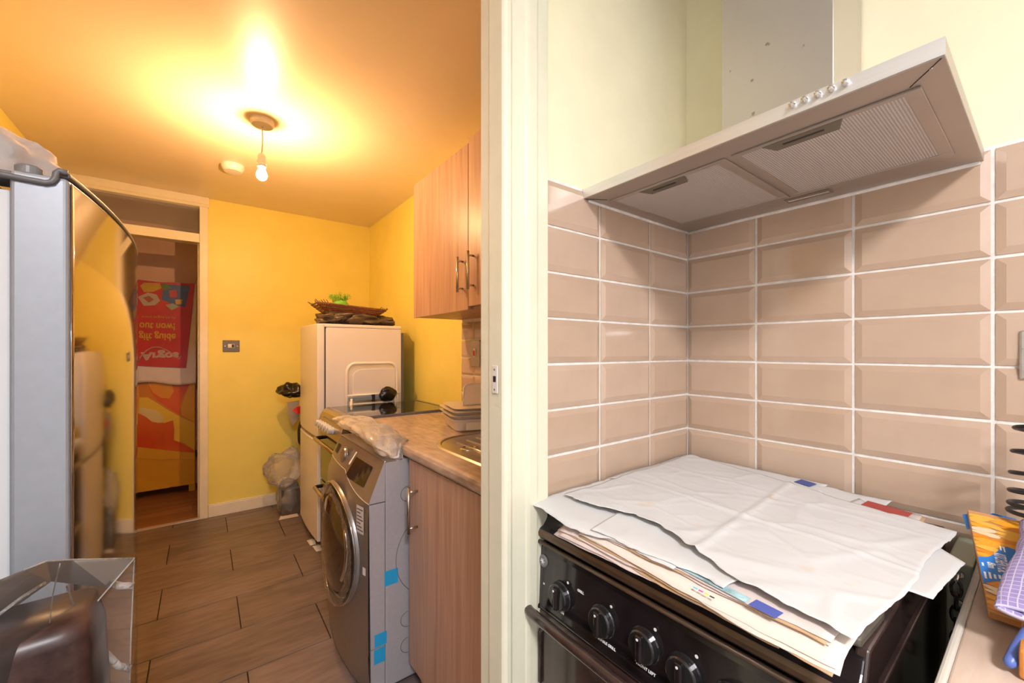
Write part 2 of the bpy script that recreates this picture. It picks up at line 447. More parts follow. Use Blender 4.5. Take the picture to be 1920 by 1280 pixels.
trl = ebase('trim_2', (-.42, .69, 0))
plan([(-.42,.65),(-.42,.75),(-.395,.75),(-.395,.65)], 0, 2.08).build('lining', m_gloss, trl, bevel=.003)
MB().box(-.42, .65, 2.05, .60, .745, 2.08).build('lining_head', m_gloss, trl, bevel=.003)

# ------------------------------------------------------------------ bevelled wall tiles
TH, ROW0 = .1035, 1.0185
def tile_mesh(w, h, d0=.0035, d1=.0075, ins=.013):
    v = [(0,0,0),(w,0,0),(w,0,h),(0,0,h),(0,-d0,0),(w,-d0,0),(w,-d0,h),(0,-d0,h),
         (ins,-d1,ins),(w-ins,-d1,ins),(w-ins,-d1,h-ins),(ins,-d1,h-ins)]
    f = [(0,1,5,4),(1,2,6,5),(2,3,7,6),(3,0,4,7),(4,5,9,8),(5,6,10,9),(6,7,11,10),(7,4,8,11),(8,9,10,11)]
    me = bpy.data.meshes.new('tile'); me.from_pydata(v, [], f); me.update(); return me
tile_cache = {}
def lay_tiles(parent, cols, rows, place, rot, g=.0062):
    """cols: list of (start, end) along the wall; rows: list of (z0, z1)"""
    for (c0, c1) in cols:
        for (z0, z1) in rows:
            w, h = round(abs(c1 - c0) - g, 4), round(z1 - z0 - g, 4)
            mi = random.randrange(3)
            key = (w, h, mi)
            if key not in tile_cache:
                tile_cache[key] = tile_mesh(w, h); tile_cache[key].materials.append(m_tiles2[mi])
            o = bpy.data.objects.new('tile', tile_cache[key]); col.objects.link(o)
            o.parent = parent
            loc = Vector(place(c0, z0 + g / 2, g)) - BASE[parent]
            j = lambda s: random.uniform(-s, s)
            o.location = loc + Vector((0, 0, j(.0006))); o.rotation_euler = (j(.0025), 0, rot + j(.003))
rows = [(ROW0 + i * TH, ROW0 + (i + 1) * TH) for i in range(-2, 6)]
MB().box(.598, PY - .0045, .80, NX, PY, ROW0 + 6 * TH + .004).build('grout', m_grout, wp)
lay_tiles(wp, [(.595, .789), (.789, .9985), (.9985, NX - .004)], rows, lambda c, z, g: (c + g / 2, PY - .0035, z), 0)
MB().box(NX - .0045, -1.2, .80, NX, PY, ROW0 + 6 * TH + .004).build('grout', m_grout, wn)
colsB = [(PY - .007, .4825), (.4825, .2755), (.2755, .0675), (.0675, -.1395), (-.1395, -.3465), (-.3465, -.5535)]
lay_tiles(wn, colsB, rows, lambda c, z, g: (NX - .0035, c - g / 2, z), -math.pi / 2)
# tiled strip behind the far worktop
wr = bpy.data.objects['wall_right']
MB().box(RX - .0045, .75, .90, RX, 2.132, 1.44).build('grout', m_grout, wr)
rowsF = [(.905 + i * TH, .905 + (i + 1) * TH) for i in range(5)]
colsF = [(2.130, 1.985), (1.985, 1.780), (1.780, 1.575), (1.575, 1.370), (1.370, 1.165), (1.165, .960), (.960, .755)]
lay_tiles(wr, colsF, rowsF, lambda c, z, g: (RX - .0035, c - g / 2, z), -math.pi / 2)

# ================================================================== LAMPS
pl = thing('pendant_lamp', 'bare glowing bulb hanging on a short white flex from a round ceiling rose', 'lamp', (.237, 2.368, CZ))
bx, by = .237, 2.368
MB().lathe([(.052, 0), (.052, -.022), (.046, -.030), (.012, -.034), (.0, -.034)], (bx, by, CZ), n=32).build('ceiling_rose', m_white, pl, smooth=False)
MB().tube([(bx, by, CZ - .03), (bx + .001, by, 2.30), (bx - .002, by, 2.232)], .0034, 8).build('flex', m_white, pl, smooth=True)
MB().lathe([(.006, .062), (.015, .055), (.0175, .045), (.0175, .024), (.021, .023), (.021, .006), (.018, .004), (.018, -.006), (.0, -.006)], (bx - .002, by, 2.172), n=24).build('lamp_holder', m_white, pl, smooth=False)
bulb = MB().lathe([(.0, -.066), (.011, -.064), (.021, -.054), (.0245, -.042), (.022, -.028), (.014, -.012), (.0125, .002)], (bx - .002, by, 2.166), n=24).build('bulb', MFILM('clear_bulb_glass', (.9, .88, .84), .04, .05), pl, smooth=True)
MB().lathe([(.0, -.009), (.0064, -.0064), (.009, 0), (.0064, .0064), (.0, .009)], (bx - .002, by, 2.119), n=16).build('filament', MEMIT('glowing_filament', BULB_COLOR, BULB_POWER), bulb, smooth=True)

sd = thing('smoke_alarm', 'round white smoke alarm on the ceiling behind the hanging bulb', 'smoke alarm', (.15, 3.06, CZ))
MB().lathe([(.062, 0), (.062, -.012), (.055, -.030), (.046, -.040), (.0, -.042)], (.15, 3.06, CZ), n=32).build('body', m_white, sd)
for i in range(6):
    a = math.radians(200 + i * 20)
    MB().box(-.002, -.002, 0, .002, .002, .014).build('vent_slot', m_black_dull, sd).location = (.0585 * math.cos(a), .0585 * math.sin(a), -.030)
cl = thing('assumed_ceiling_light', 'assumed round flush ceiling light above the cooker alcove, behind the photographer', 'light', (-.25, -.90, CZ))  # unseen fixture, assumed from the shadows below the hood
MB().lathe([(.21, 0), (.21, -.02), (.20, -.03), (.19, -.03)], (-.25, -.90, CZ), n=32).build('rim', m_white, cl)
MB().lathe([(.19, -.03), (.185, -.04), (.0, -.045)], (-.25, -.90, CZ), n=32).build('diffuser', MEMIT('lit_diffuser', LAMP_COLOR, LAMP_POWER), cl)

# ================================================================== COOKER HOOD
hx0, hx1, hy0, hy1, hz0, hz1 = .725, NX - .008, .079, PY - .010, 1.6175, 1.6415
hd = thing('cooker_hood', 'brushed steel chimney cooker hood fixed above the tiled cooker alcove', 'cooker hood', (.96, .38, hz0))
MB().box(hx0, hy0, hz0, hx1, hy1, hz1).build('canopy', m_steel_dull, hd, bevel=.0012)
MB().box(hx0 - .001, hy0, hz0 + .001, hx0, hy1, hz1 - .001).build('front_strip', M('bright_front_steel', (.78, .77, .75), .42, .8, var=.06, scale=40, stretch=(1, .05, 1)), hd)
MB().box(1.0, .262, hz1, NX - .006, .482, CZ).build('chimney', m_chim, hd, bevel=.002)
MB().box(1.02, .255, hz1, NX - .006, .489, hz1 + .006).build('chimney_collar', m_steel, hd, bevel=.001)
# seam of the folded underside
MB().tube([(hx0 + .004, hy0 + .004, hz0 - .0003), (.775, .118, hz0 - .0003)], .0007, 6).build('seam', m_black_dull, hd)
MB().tube([(hx0 + .004, hy1 - .004, hz0 - .0003), (.775, .645, hz0 - .0003)], .0007, 6).build('seam', m_black_dull, hd)
def filt(y0, y1, latch):
    x0, x1 = .785, 1.095
    f = MB().box(x0, y0, hz0 - .0015, x1, y1, hz0 + .001).build('filter', m_mesh, hd)
    fr = MB(); w = .014
    xi, xo = x0 + w * .4, x1 - w
    fr.box(x0 - .004, y0 - .004, hz0 - .0035, xi, y1 + .004, hz0).box(xo, y0 - .004, hz0 - .0035, x1 + .004, y1 + .004, hz0)
    fr.box(xi, y0 - .004, hz0 - .003, xo, y0 + w, hz0).box(xi, y1 - w * .5, hz0 - .003, xo, y1 + .004, hz0)
    fr.build('filter_frame', m_steel_dull, f, bevel=.0006, seg=1)
    ly0, ly1 = latch
    lm = M('latch_grey', (.20, .18, .14), .45, .5)
    MB().prism([(x0 + .002, ly0), (x0 + .002, ly1), (x0 + .036, ly1 - .012), (x0 + .036, ly0 + .012)], 2, hz0 - .0045, hz0 - .001).build('latch', lm, f, bevel=.001)
    MB().box(x0 + .014, ly0 + .028, hz0 - .0052, x0 + .020, ly1 - .028, hz0 - .004).build('latch_slot', m_black_dull, f, bevel=.001)
MB().tube([(NX - .012, hy0 + .004, hz0 - .002), (NX - .012, .3, hz0 - .003), (NX - .012, .5, hz0 - .002), (NX - .012, PY - .014, hz0 - .003)], .0045, 8).build('sealant', m_grout, hd, smooth=True)
MB().tube([(NX - .014, PY - .012, hz0 - .002), (1.0, PY - .012, hz0 - .003), (.85, PY - .012, hz0 - .002), (.74, PY - .012, hz0 - .002)], .0040, 8).build('sealant', m_grout, hd, smooth=True)
filt(.375, .640, (.455, .565))
filt(.112, .355, (.195, .310))
MB().box(1.115, .30, hz0 - .002, 1.145, .39, hz0 + .001).build('lamp_lens', M('hood_lens', (.20, .155, .13), .2), hd, bevel=.001)
MB().box(1.126, .305, hz0 - .0026, 1.132, .385, hz0 - .0015).build('lens_highlight', M('lens_highlight', (.7, .64, .58), .3), hd)  # pale strip in place of a highlight on the dark lens
for i in range(5):
    yy = .241 - i * .0163
    MB().lathe([(.0050, 0), (.0050, .004), (.0046, .0052), (.0032, .009), (.0, .0098)], (hx0 - .001, yy, 1.6325), (-1, 0, 0), 16).build('button', m_chrome, hd, smooth=False)
MB().lathe([(.002, 0), (.0015, -.0012)], (.745, .094, hz0), n=10).build('screw', m_satin, hd)

# ================================================================== BLACK COOKER (near)
ck_y0, ck_y1 = .128, .672
ck = thing('gas_cooker', 'black freestanding cooker covered with sheets of white paper', 'cooker', (.88, .40, 0))
MB().box(.600, ck_y0 + .004, .02, 1.175, ck_y1 - .004, .862).build('body', m_brownblack, ck, bevel=.003)
# hob tray with its rounded front lip (section in x,z)
lip = [(.575,.862),(.568,.866),(.566,.874),(.570,.880),(.582,.884),(.590,.892),(.598,.904),(.610,.909),(1.165,.909),(1.175,.905),(1.175,.862)]
MB().prism([(x, z) for x, z in lip], 1, ck_y0, ck_y1).build('hob', m_black, ck, bevel=.002)
MB().prism([(.5745,.858),(.5665,.8655),(.5655,.8735),(.5695,.8792),(.5795,.8832),(.584,.880),(.575,.868),(.580,.860)], 1, ck_y0 - .001, ck_y1 + .001).build('front_lip', m_bronze, ck, bevel=.001)
MB().tube([(.5685,ck_y1 - .002,.8535),(.5685,ck_y0 + .002,.8535)], .0042, 10).build('trim_bar', m_bronze, ck, smooth=True)
MB().prism([(.578,.851),(.5745,.835),(.568,.722),(.566,.714),(.604,.714),(.604,.851)], 1, ck_y0 + .002, ck_y1 - .002).build('control_panel', m_black, ck, bevel=.004)
def panel_x(z): return .568 + (z - .722) / (.835 - .722) * .0065
MB().tube([(panel_x(.832) - .001, ck_y1 - .006, .845), (panel_x(.80) - .001, ck_y1 - .004, .80), (panel_x(.73) - .0005, ck_y1 - .006, .72)], .004, 8).build('panel_edge', m_black, ck, smooth=True)
ig = MB().lathe([(.0125, 0), (.0125, .002), (.010, .004), (.0, .0042)], (panel_x(.812), .646, .814), (-1, 0, .06), 24).build('ignition_button', m_grey, ck)
star = MB()
for i in range(6):
    a = math.pi * i / 3
    star.box(0, 0, 0, .001, .001, .001) if False else None
    star.tube([(panel_x(.824) - .0046, .646, .814), (panel_x(.824) - .0046, .646 + .006 * math.cos(a), .814 + .006 * math.sin(a))], .0008, 6)
star.build('spark_symbol', m_whitetext, ig)
knob_ys = [.590, .484, .397, .329, .260, .193]
for i, ky in enumerate(knob_ys):
    kz = (.768, .774, .781, .779, .779, .779)[i]
    px_ = panel_x(kz)
    kn = MB().lathe([(.0275, 0), (.0275, .003), (.0262, .005), (.0248, .013), (.0225, .0155), (.0, .016)], (px_, ky, kz), (-1, 0, .05), 32).build('knob', M('knob_black_%d' % i, (.014, .013, .014), .2, coat=.5), ck, smooth=False, bevel=.001)
    g = MB().box(px_ - .0225, ky - .0065, kz - .0215, px_ - .012, ky + .0065, kz + .0225).build('grip', m_black, kn, bevel=.004, seg=3)
    MB().lathe([(.0021, 0), (.0021, .0006)], (px_ - .0272, ky, kz + .0165) if False else (px_ - .0228, ky, kz + .017), (-1, 0, 0), 10).build('pointer_dot', m_whitetext, kn)
    MB().lathe([(.0026, 0), (.0026, .0006)], (px_ - .0005, ky - .018, kz + .034), (-1, 0, 0), 12).build('panel_dot', m_whitetext, ck)
MB().lathe([(.0022, 0), (.0022, .0006)], (panel_x(.78) - .0003, .643, .768), (-1, 0, 0), 12).build('panel_dot', m_whitetext, ck)
def ptxt(body, yc, z): text('panel_lettering', body, .0064, (panel_x(z) - .0008, yc, z), (0, -1, 0), (.057, 0, 1), m_whitetext, ck, bold=.0001, align='CENTER')
ptxt('OVEN', .590, .735); ptxt('GRILL', .540, .797); ptxt('VARIABLE GRILL', .478, .737); ptxt('FRONT LEFT', .395, .742)
# grill door with its moulded rim and full-width handle
gd = MB().box(.570, ck_y0 + .004, .48, .600, ck_y1 - .004, .711).build('grill_door', m_brownblack, ck, bevel=.005)
hp = [(.575, ck_y1 - .012, .716), (.552, ck_y1 - .004, .719), (.540, ck_y1 - .010, .720), (.535, ck_y1 - .03, .721), (.5335, .55, .721), (.533, .40, .721), (.5335, .25, .721), (.535, ck_y0 + .03, .721), (.552, ck_y0 + .004, .719), (.575, ck_y0 + .012, .716)]
MB().tube(hp, [.0085, .0095, .0105, .0105, .0105, .0105, .0105, .0105, .0095, .0085], 12).build('handle', m_brownblack, gd, smooth=True)
rim = []
for t in range(13):
    a = math.pi * .5 * t / 12
    rim.append((.568, ck_y1 - .02 - .03 + .03 * math.cos(a), .655 + .03 * math.sin(a)))
rim = [(.568, ck_y1 - .02, .56)] + rim + [(.568, ck_y0 + .05, .685)]
rim += [(.568, ck_y0 + .02 + .03 - .03 * math.cos(math.pi * .5 * (1 - t / 8)) , .655 + .03 * math.sin(math.pi * .5 * (1 - t / 8))) for t in range(9)]
rim += [(.568, ck_y0 + .02, .56)]
MB().tube(rim, .0055, 8).build('door_rim', m_brownblack, gd, smooth=True)
MB().box(.572, ck_y0 + .004, .06, .600, ck_y1 - .004, .47).build('oven_door', m_brownblack, ck, bevel=.005)
# side frame of the hob and the loose steel corner clip at the front right
MB().prism([(.585,.862),(.592,.885),(.606,.914),(1.10,.914),(1.13,.908),(1.16,.862)], 1, ck_y0 - .003, ck_y0 + .011).build('side_rail', m_brownblack, ck, bevel=.003)
MB().box(.615, ck_y0 - .0035, .30, 1.14, ck_y0 + .004, .845).build('side_panel', m_brownblack, ck, bevel=.002)
MB().prism([(.598,.148),(.602,.132),(.690,.128),(.700,.136),(.700,.150),(.612,.156)], 2, .914, .926).build('corner_clip', M('grubby_clip', (.16, .14, .11), .35, .5, var=.3, scale=40), ck, bevel=.003)
for i in range(4):
    MB().lathe([(.016, 0), (.016, .02)], ((.64, .18, 0), (.64, .62, 0), (1.12, .18, 0), (1.12, .62, 0))[i], n=12).build('foot', m_black_dull, ck)

# ------------------------------------------------------------------ sheets of paper on the hob
def sheet(name, corners, z0, mat, label, wave=.004, jag=.003, seed=1, n=44, fold=None, thick=.0006, droop=None, zc=(0,0,0,0), shape=None, group='papers spread over the black cooker'):
    """corners: 4 (x, y) points front-left, front-right, back-right, back-left"""
    c = [Vector((p[0], p[1], z0 + zc[i])) for i, p in enumerate(corners)]
    def fn(u, v):
        p = c[0] * (1-u) * (1-v) + c[1] * u * (1-v) + c[2] * u * v + c[3] * (1-u) * v
        e = min(u, 1-u, v, 1-v)
        if jag:
            w = max(0, 1 - e * 7)
            p.x += jag * w * (nz((u, v, 0), 3.5, seed) * 1.6 + .35 * nz((u, v, 0), 17, seed + 5)) * 2
            p.y += jag * w * (nz((v, u, 1), 3.1, seed + 2) * 1.6 + .35 * nz((v, u, 1), 15, seed + 7)) * 2
        if shape: p = p + Vector(shape(u, v))
        q = noise.voronoi(Vector((p.x * 7 + seed, p.y * 7, seed * .7)))[0]
        q2 = noise.voronoi(Vector((p.x * 17 + seed, p.y * 17, seed * .3)))[0]
        p.z += wave * (nz((p.x, p.y, 0), 5, seed) + .35 * nz((p.x, p.y, 0), 16, seed + 3))
        p.z += wave * (.9 * max(0, .12 - (q[1] - q[0])) * 4 + .5 * max(0, .10 - (q2[1] - q2[0])) * 4)
        if fold:
            for (a, b_, amp, wd) in fold:   # crease line a->b
                d = Vector((b_[0]-a[0], b_[1]-a[1])); m = Vector((p.x-a[0], p.y-a[1]))
                dist = abs(d.x*m.y - d.y*m.x) / d.length
                p.z += amp * max(0, 1 - dist / wd)
        if droop: p.z -= droop(p.x, p.y)
        return p
    return MB().grid(fn, n, n).build(name, mat, None, smooth=True, solid=thick, label=label, category='paper', group=group)
def droop_front(x, y): return max(0, .572 - x) ** 2 * 6
def news(cs, z, mats, label, seed, layers=3, step=.0026, stag=.006):
    root = thing('folded_newspaper', label, 'newspaper', (cs[0][0], cs[0][1], z), 'papers spread over the black cooker')
    for i in range(layers):
        c = [(p[0] + random.uniform(-.5, 1) * stag, p[1] + random.uniform(-1, 1) * stag) for p in cs]
        o = sheet('page', c, z + i * step, mats[i % len(mats)], '', wave=.0014, jag=.002, seed=seed + i * 3, n=30, droop=droop_front, thick=.0010)
        for k in ('label', 'category', 'group'): del o[k]
        loc = Vector(o.location); o.parent = root; o.location = loc - BASE[root]; BASE[o] = BASE[root]
    return root
m_tan = M('tan_paper_edge', (.55, .36, .20), .8, var=.1, scale=20)
news([(.538,.568), (.540,.200), (1.10,.20), (1.10,.60)], .9120, [m_news2, m_news, m_news2, m_tan], 'lowest pink newspaper fold with curled pages under the paper pile on the cooker', 3, 5, .0022, .008)
news([(.546,.52), (.531,.137), (1.08,.14), (1.10,.52)], .9235, [m_tan, m_cream, m_cream], 'cream newspaper with a row of tiny printing colour dots, poking out of the pile', 13, 3, .0020, .003)
nb = news([(.558,.50), (.553,.150), (1.12,.15), (1.16,.45)], .9300, [m_news2, m_tan, m_news], 'newspaper with a blue and teal printed strip, just under the white sheets', 23, 3, .0018, .003)
s_low = sheet('paper_sheet', [(.548,.664), (.552,.330), (1.10,.30), (.905,.668)], .9365, m_paper, 'white torn paper sheet sticking out at the left front corner of the cooker', .003, .005, 31, droop=droop_front, n=54)
s_mid = sheet('paper_sheet', [(.556,.50), (.556,.262), (1.16,.20), (1.17,.60)], .9385, m_paper, 'middle white paper sheet with a ragged front edge, between two other white sheets', .003, .004, 41, droop=droop_front, n=54)
s_und = sheet('paper_sheet', [(.74,.30), (.74,.092), (.905,.080), (1.12,.25)], .9400, m_paper, 'small white paper corner jutting out past the right side of the cooker', .0015, .0012, 45, n=24)
def torn_front(u, v):
    k = math.exp(-((u - .40) / .20) ** 2) * (1 - v) ** 3
    t = .006 * nz((u * 30, v, 3), 1.0, 9) * (1 - v) ** 6
    return (.040 * k + t, 0, .004 * k)
s_top = sheet('paper_sheet', [(.628,.642), (.562,.128), (1.035,.098), (1.160,.650)], .9450, m_paper_top, 'large topmost white paper sheet with orange grease stains', .0042, .003, 51, n=90, shape=torn_front,
      fold=[((.60,.335), (1.16,.375), .0035, .008), ((.83,.64), (.80,.10), .0028, .007), ((1.0,.64), (.97,.10), .002, .006)])
s_bk = sheet('paper_sheet', [(.80,.662), (1.02,.30), (1.172,.32), (1.165,.668)], .9412, m_paper, 'white paper sheet tucked into the tiled back corner of the cooker', .003, .003, 61, n=30)
for nm, quad, rgb, lab in (('blue', ((1.125,.372),(1.115,.338),(1.150,.334),(1.160,.368)), (.07,.10,.33), 'dark blue'), ('red', ((1.065,.235),(1.045,.165),(1.090,.162),(1.105,.232)), (.40,.06,.05), 'dark red')):
    MB().prism([(p[0], p[1]) for p in quad], 2, .9430, .9436).build('leaflet', M('leaflet_' + nm, rgb, .6), None, label='scrap of %s printed leaflet peeping out behind the white paper on the cooker' % lab, category='leaflet')
# printing on the newspapers
b0 = Vector(BASE[nb])
pm = M('teal_print', (.36, .55, .58), .8, var=.35, scale=60)
def strip(pts, mat, z, parent, name='printed_strip'): MB().add([(x, y, z) for x, y in pts], [tuple(range(len(pts)))]).build(name, mat, parent)
strip([(.562,.345),(.551,.235),(.566,.235),(.577,.345)], pm, .9356, nb)
strip([(.549,.232),(.546,.200),(.566,.198),(.569,.230)], M('blue_print', (.09, .12, .42), .7), .9358, nb)
nd = bpy.data.objects['folded_newspaper.001']
for i, c in enumerate(((.1,.5,.8),(.7,.05,.4),(.9,.75,.05),(.03,.03,.03))):
    strip([(.540 - i*.0007,.300 - i*.008),(.5395 - i*.0007,.2935 - i*.008),(.5425 - i*.0007,.2933 - i*.008),(.543 - i*.0007,.2998 - i*.008)], M('register_%d' % i, c, .7), .9292, nd, 'register_mark')

# ================================================================== NEAR WORKTOP AND THE THINGS ON IT
wt = thing('worktop', 'beige wood-grain worktop with a pale edge strip, right of the black cooker', 'worktop', (.90, -.60, .862))
MB().box(.60, -1.4, .862, NX - .012, .068, .902).build('board', m_worktop2, wt, bevel=.002)
MB().box(.596, .068, .860, NX - .012, .0765, .9035).build('edge_strip', m_edge, wt, bevel=.003)
bc = thing('base_cabinet', 'pale base cabinet under the near worktop beside the black cooker', 'cabinet', (.90, -.6, 0))
MB().box(.63, -1.4, .10, NX - .014, .060, .860).build('carcass', M('pale_green_panel', (.42, .45, .36), .5, var=.1), bc, bevel=.002)
for i in range(2):
    MB().box(.612, -.70 + i * .37, .11, .63, -.335 + i * .37, .855).build('door', m_cab, bc, bevel=.002)
# pale pipe boxing and a chain seen in the gap beside the cooker
gp = thing('pipe_box', 'pale green metal box on the wall in the gap beside the cooker', 'pipe box', (1.13, .095, .60))
MB().box(1.03, .080, .60, NX - .012, .112, .893).build('casing', M('pale_green_metal', (.42, .46, .36), .45, .2), gp, bevel=.003)
for i in range(2): MB().lathe([(.006, 0), (.005, .003)], (1.03, .095, .875 - i * .05), (-1, 0, 0), 12).build('screw', m_satin, gp)
chn = MB()
for i in range(7):
    zc_ = .862 - i * .021; ring = []
    for t in range(14):
        a = 2 * math.pi * t / 14
        ring.append((.995 + (.006 * math.cos(a) if i % 2 else 0), .096 + (0 if i % 2 else .006 * math.cos(a)), zc_ + .0135 * math.sin(a)))
    chn.tube(ring, .0026, 6, closed=True)
chain = thing('safety_chain', 'short steel stability chain hanging in the gap beside the cooker', 'chain', (1.0, .096, .69))
chn.build('links', m_chrome, chain, kind='stuff')
MB().tube([(.995, .096, .874), (1.03, .096, .880)], .0025, 8).build('hook', m_chrome, chain)

# carton of kitchen foil, nearly flat, tipped up at its far end
kf = thing('foil_carton', 'flat orange and blue kitchen foil carton lying tilted on the near worktop', 'carton', (.93, .03, .905))
A = Vector((.815, .0510, .9190)); Bv = Vector((1.065, .0900, .9790)); right_ = Vector((-.012, -1, 0)).normalized()
ex = (Bv - A).normalized(); ey = right_; en = ex.cross(ey).normalized()
if en.z < 0: en = -en
wd_, ln_ = .088, (Bv - A).length
def kp3(a, b_, h=0.0): return A + ex * a + ey * b_ + en * h
# local a runs from the near end to the wall, b across to the right
MB().add([kp3(0,0,-.012), kp3(ln_,0,-.012), kp3(ln_,wd_,-.012), kp3(0,wd_,-.012), kp3(0,0), kp3(ln_,0), kp3(ln_,wd_), kp3(0,wd_)],
    [(0,1,2,3),(4,7,6,5),(0,4,5,1),(1,5,6,2),(2,6,7,3),(3,7,4,0)]).build('carton', M('carton_orange', (.62, .30, .10), .35), kf, bevel=.002)
random.seed(11)
car_m = [M('carrot_%d' % i, c, .4) for i, c in enumerate(((.86,.38,.02),(.78,.26,.01),(.90,.47,.06),(.88,.66,.42)))]
rows_n = 0
for band in ((.002, .075), (.112, ln_ - .006)):
    a0 = band[0]
    while a0 < band[1] - .006:
        b0_ = random.uniform(-.01, .0)
        while b0_ < wd_ - .012:
            L_ = random.uniform(.026, .042); hgt = random.uniform(.013, .018); sl = random.uniform(-.005, .005)
            pts = []
            for t in range(12):
                a = 2 * math.pi * t / 12
                xx = b0_ + L_ * .5 + L_ * .5 * math.cos(a); yy = a0 + .005 + sl * math.cos(a) + hgt * .5 * math.sin(a) * (.75 + .25 * math.cos(a))
                pts.append((min(max(yy, band[0]), band[1]), min(max(xx, .001), wd_ - .001)))
            lay = .0004 + random.random() * .0006
            MB().add([kp3(p[0], p[1], lay) for p in pts], [tuple(range(12))]).build('printed_carrot', random.choice(car_m), kf)
            b0_ += L_ * .9
        a0 += .0105
blue = M('carton_blue', (.01, .19, .62), .35)
bp_ = [(.072, .001), (.076, .02), (.080, .045), (.088, .07), (.086, wd_ - .001), (.150, wd_ - .001), (.152, .06), (.146, .035), (.140, .018), (.138, .001)]
bp_ = [(.053,.001),(.066,.012),(.074,.022),(.084,.04),(.09,wd_-.001),(.150,wd_-.001),(.162,.042),(.166,.034),(.156,.027),(.136,.019),(.124,.012),(.117,.001)]
MB().add([kp3(p[0], p[1], .0014) for p in bp_], [tuple(range(len(bp_)))]).build('printed_band', blue, kf)
def ktxt(t_, size, a, b_, bold=.0, sx=1.0): text('printed_lettering', t_, size, kp3(a, b_, .0018), -ex, ey, m_whitetext, kf, bold=bold, extrude=.0001, sx=sx)
ktxt('KITCHEN FOIL', .0165, .140, .0185, .0003, .45)
ktxt('8m', .0115, .110, .0095, .0003)
def kbar(a0, a1, b0, b1): MB().add([kp3(a0, b0, .0018), kp3(a1, b0, .0018), kp3(a1, b1, .0018), kp3(a0, b1, .0018)], [(0,1,2,3)]).build('printed_line', m_whitetext, kf)
kbar(.096, .104, .0035, .0055)
for i in range(4): kbar(.066 + .003 * i, .082 + .002 * (i % 2), .0035 + .0046 * i, .0058 + .0046 * i)
for i in range(2): kbar(.150 - .002 * i, .162, .026 + .0035 * i, .0277 + .0035 * i)
MB().add([kp3(ln_ + .001, .02, -.008), kp3(ln_ + .012, .03, -.004), kp3(ln_ + .008, .055, -.004), kp3(ln_ - .002, .06, -.008)], [(0,1,2,3)]).build('torn_flap', blue, kf, solid=.001)
MB().add([kp3(ln_ - .05, -.004, -.010), kp3(ln_ - .004, -.006, -.010), kp3(ln_ - .004, .01, -.003), kp3(ln_ - .05, .01, -.003)], [(0,1,2,3)]).build('torn_flap', blue, kf, solid=.001)
# added prop under the far end: a second carton
MB().box(1.0, .012, .9035, 1.055, .062, .950).build('carton', M('added_blue_carton', (.02, .15, .45), .5), None, bevel=.003, label='small blue carton added as a hidden prop beneath the far end of the kitchen foil carton', category='carton')
MB().box(.70, -.075, .9035, .795, .022, .935).build('carton', M('orange_carton', (.66, .26, .05), .45, var=.25, scale=25), None, bevel=.003, label='small orange carton under the purple cloth at the front of the worktop', category='carton')

# purple checked cloth, rolled over
def cloth_mat():
    m = bpy.data.materials.new('purple_check_cloth'); nt, b = nodes_of(m); L = nt.links
    tc = nt.nodes.new('ShaderNodeTexCoord'); mp = nt.nodes.new('ShaderNodeMapping'); L.new(tc.outputs['UV'], mp.inputs['Vector'])
    ch = nt.nodes.new('ShaderNodeTexBrick'); ch.offset = 0.0
    ch.inputs['Color1'].default_value = (.27, .21, .46, 1); ch.inputs['Color2'].default_value = (.34, .27, .53, 1); ch.inputs['Mortar'].default_value = (.56, .52, .66, 1)
    ch.inputs['Scale'].default_value = 1.0; ch.inputs['Mortar Size'].default_value = .0007; ch.inputs['Brick Width'].default_value = .0075; ch.inputs['Row Height'].default_value = .0090
    L.new(mp.outputs[0], ch.inputs['Vector']); L.new(ch.outputs['Color'], b.inputs['Base Color'])
    b.inputs['Roughness'].default_value = .9
    bp = nt.nodes.new('ShaderNodeBump'); bp.inputs['Strength'].default_value = .5; bp.inputs['Distance'].default_value = .002
    L.new(ch.outputs['Fac'], bp.inputs['Height']); L.new(bp.outputs[0], b.inputs['Normal'])
    return m
m_cloth = cloth_mat()
def roll(u, v):
    # u around, v along the roll (from the near end towards the wall)
    a = 2 * math.pi * u
    x = .742 + .26 * v; yc = -.020 - .006 * v; zc_ = .956 + .034 * v
    ry, rz = .056 + .004 * math.sin(v * 5 + 1), .0045 + .016 * min(1, v * 2.2)
    w = 1 + .05 * nz((math.cos(a), math.sin(a), v * 4), 2.0, 3)
    return (x + .004 * math.sin(a * 2), yc + ry * math.cos(a) * w, zc_ + rz * math.sin(a) * w)
cmb = MB().grid(roll, 40, 30, closed_u=True)
clo = cmb.build('dish_cloth', m_cloth, None, smooth=True, solid=.004, label='purple checked dish cloth rolled up on the near worktop', category='cloth')
me = clo.data; uvl = me.uv_layers.new(name='UVMap')
for p in me.polygons:
    for li in p.loop_indices:
        vi = me.loops[li].vertex_index; i, j = vi % 40, vi // 40
        if i == 0 and any((me.loops[q].vertex_index % 40) == 39 for q in p.loop_indices): i = 40
        uvl.data[li].uv = (i / 40 * .25, j / 30 * .26)
innr = MB().grid(lambda u, v: (.744 + .10 * v, -.022 + .040 * math.cos(2*math.pi*u), .956 + .010 * v + .0015 * math.sin(2*math.pi*u)), 24, 4, closed_u=True).build('inner_fold', m_cloth, clo, smooth=True, solid=.004)
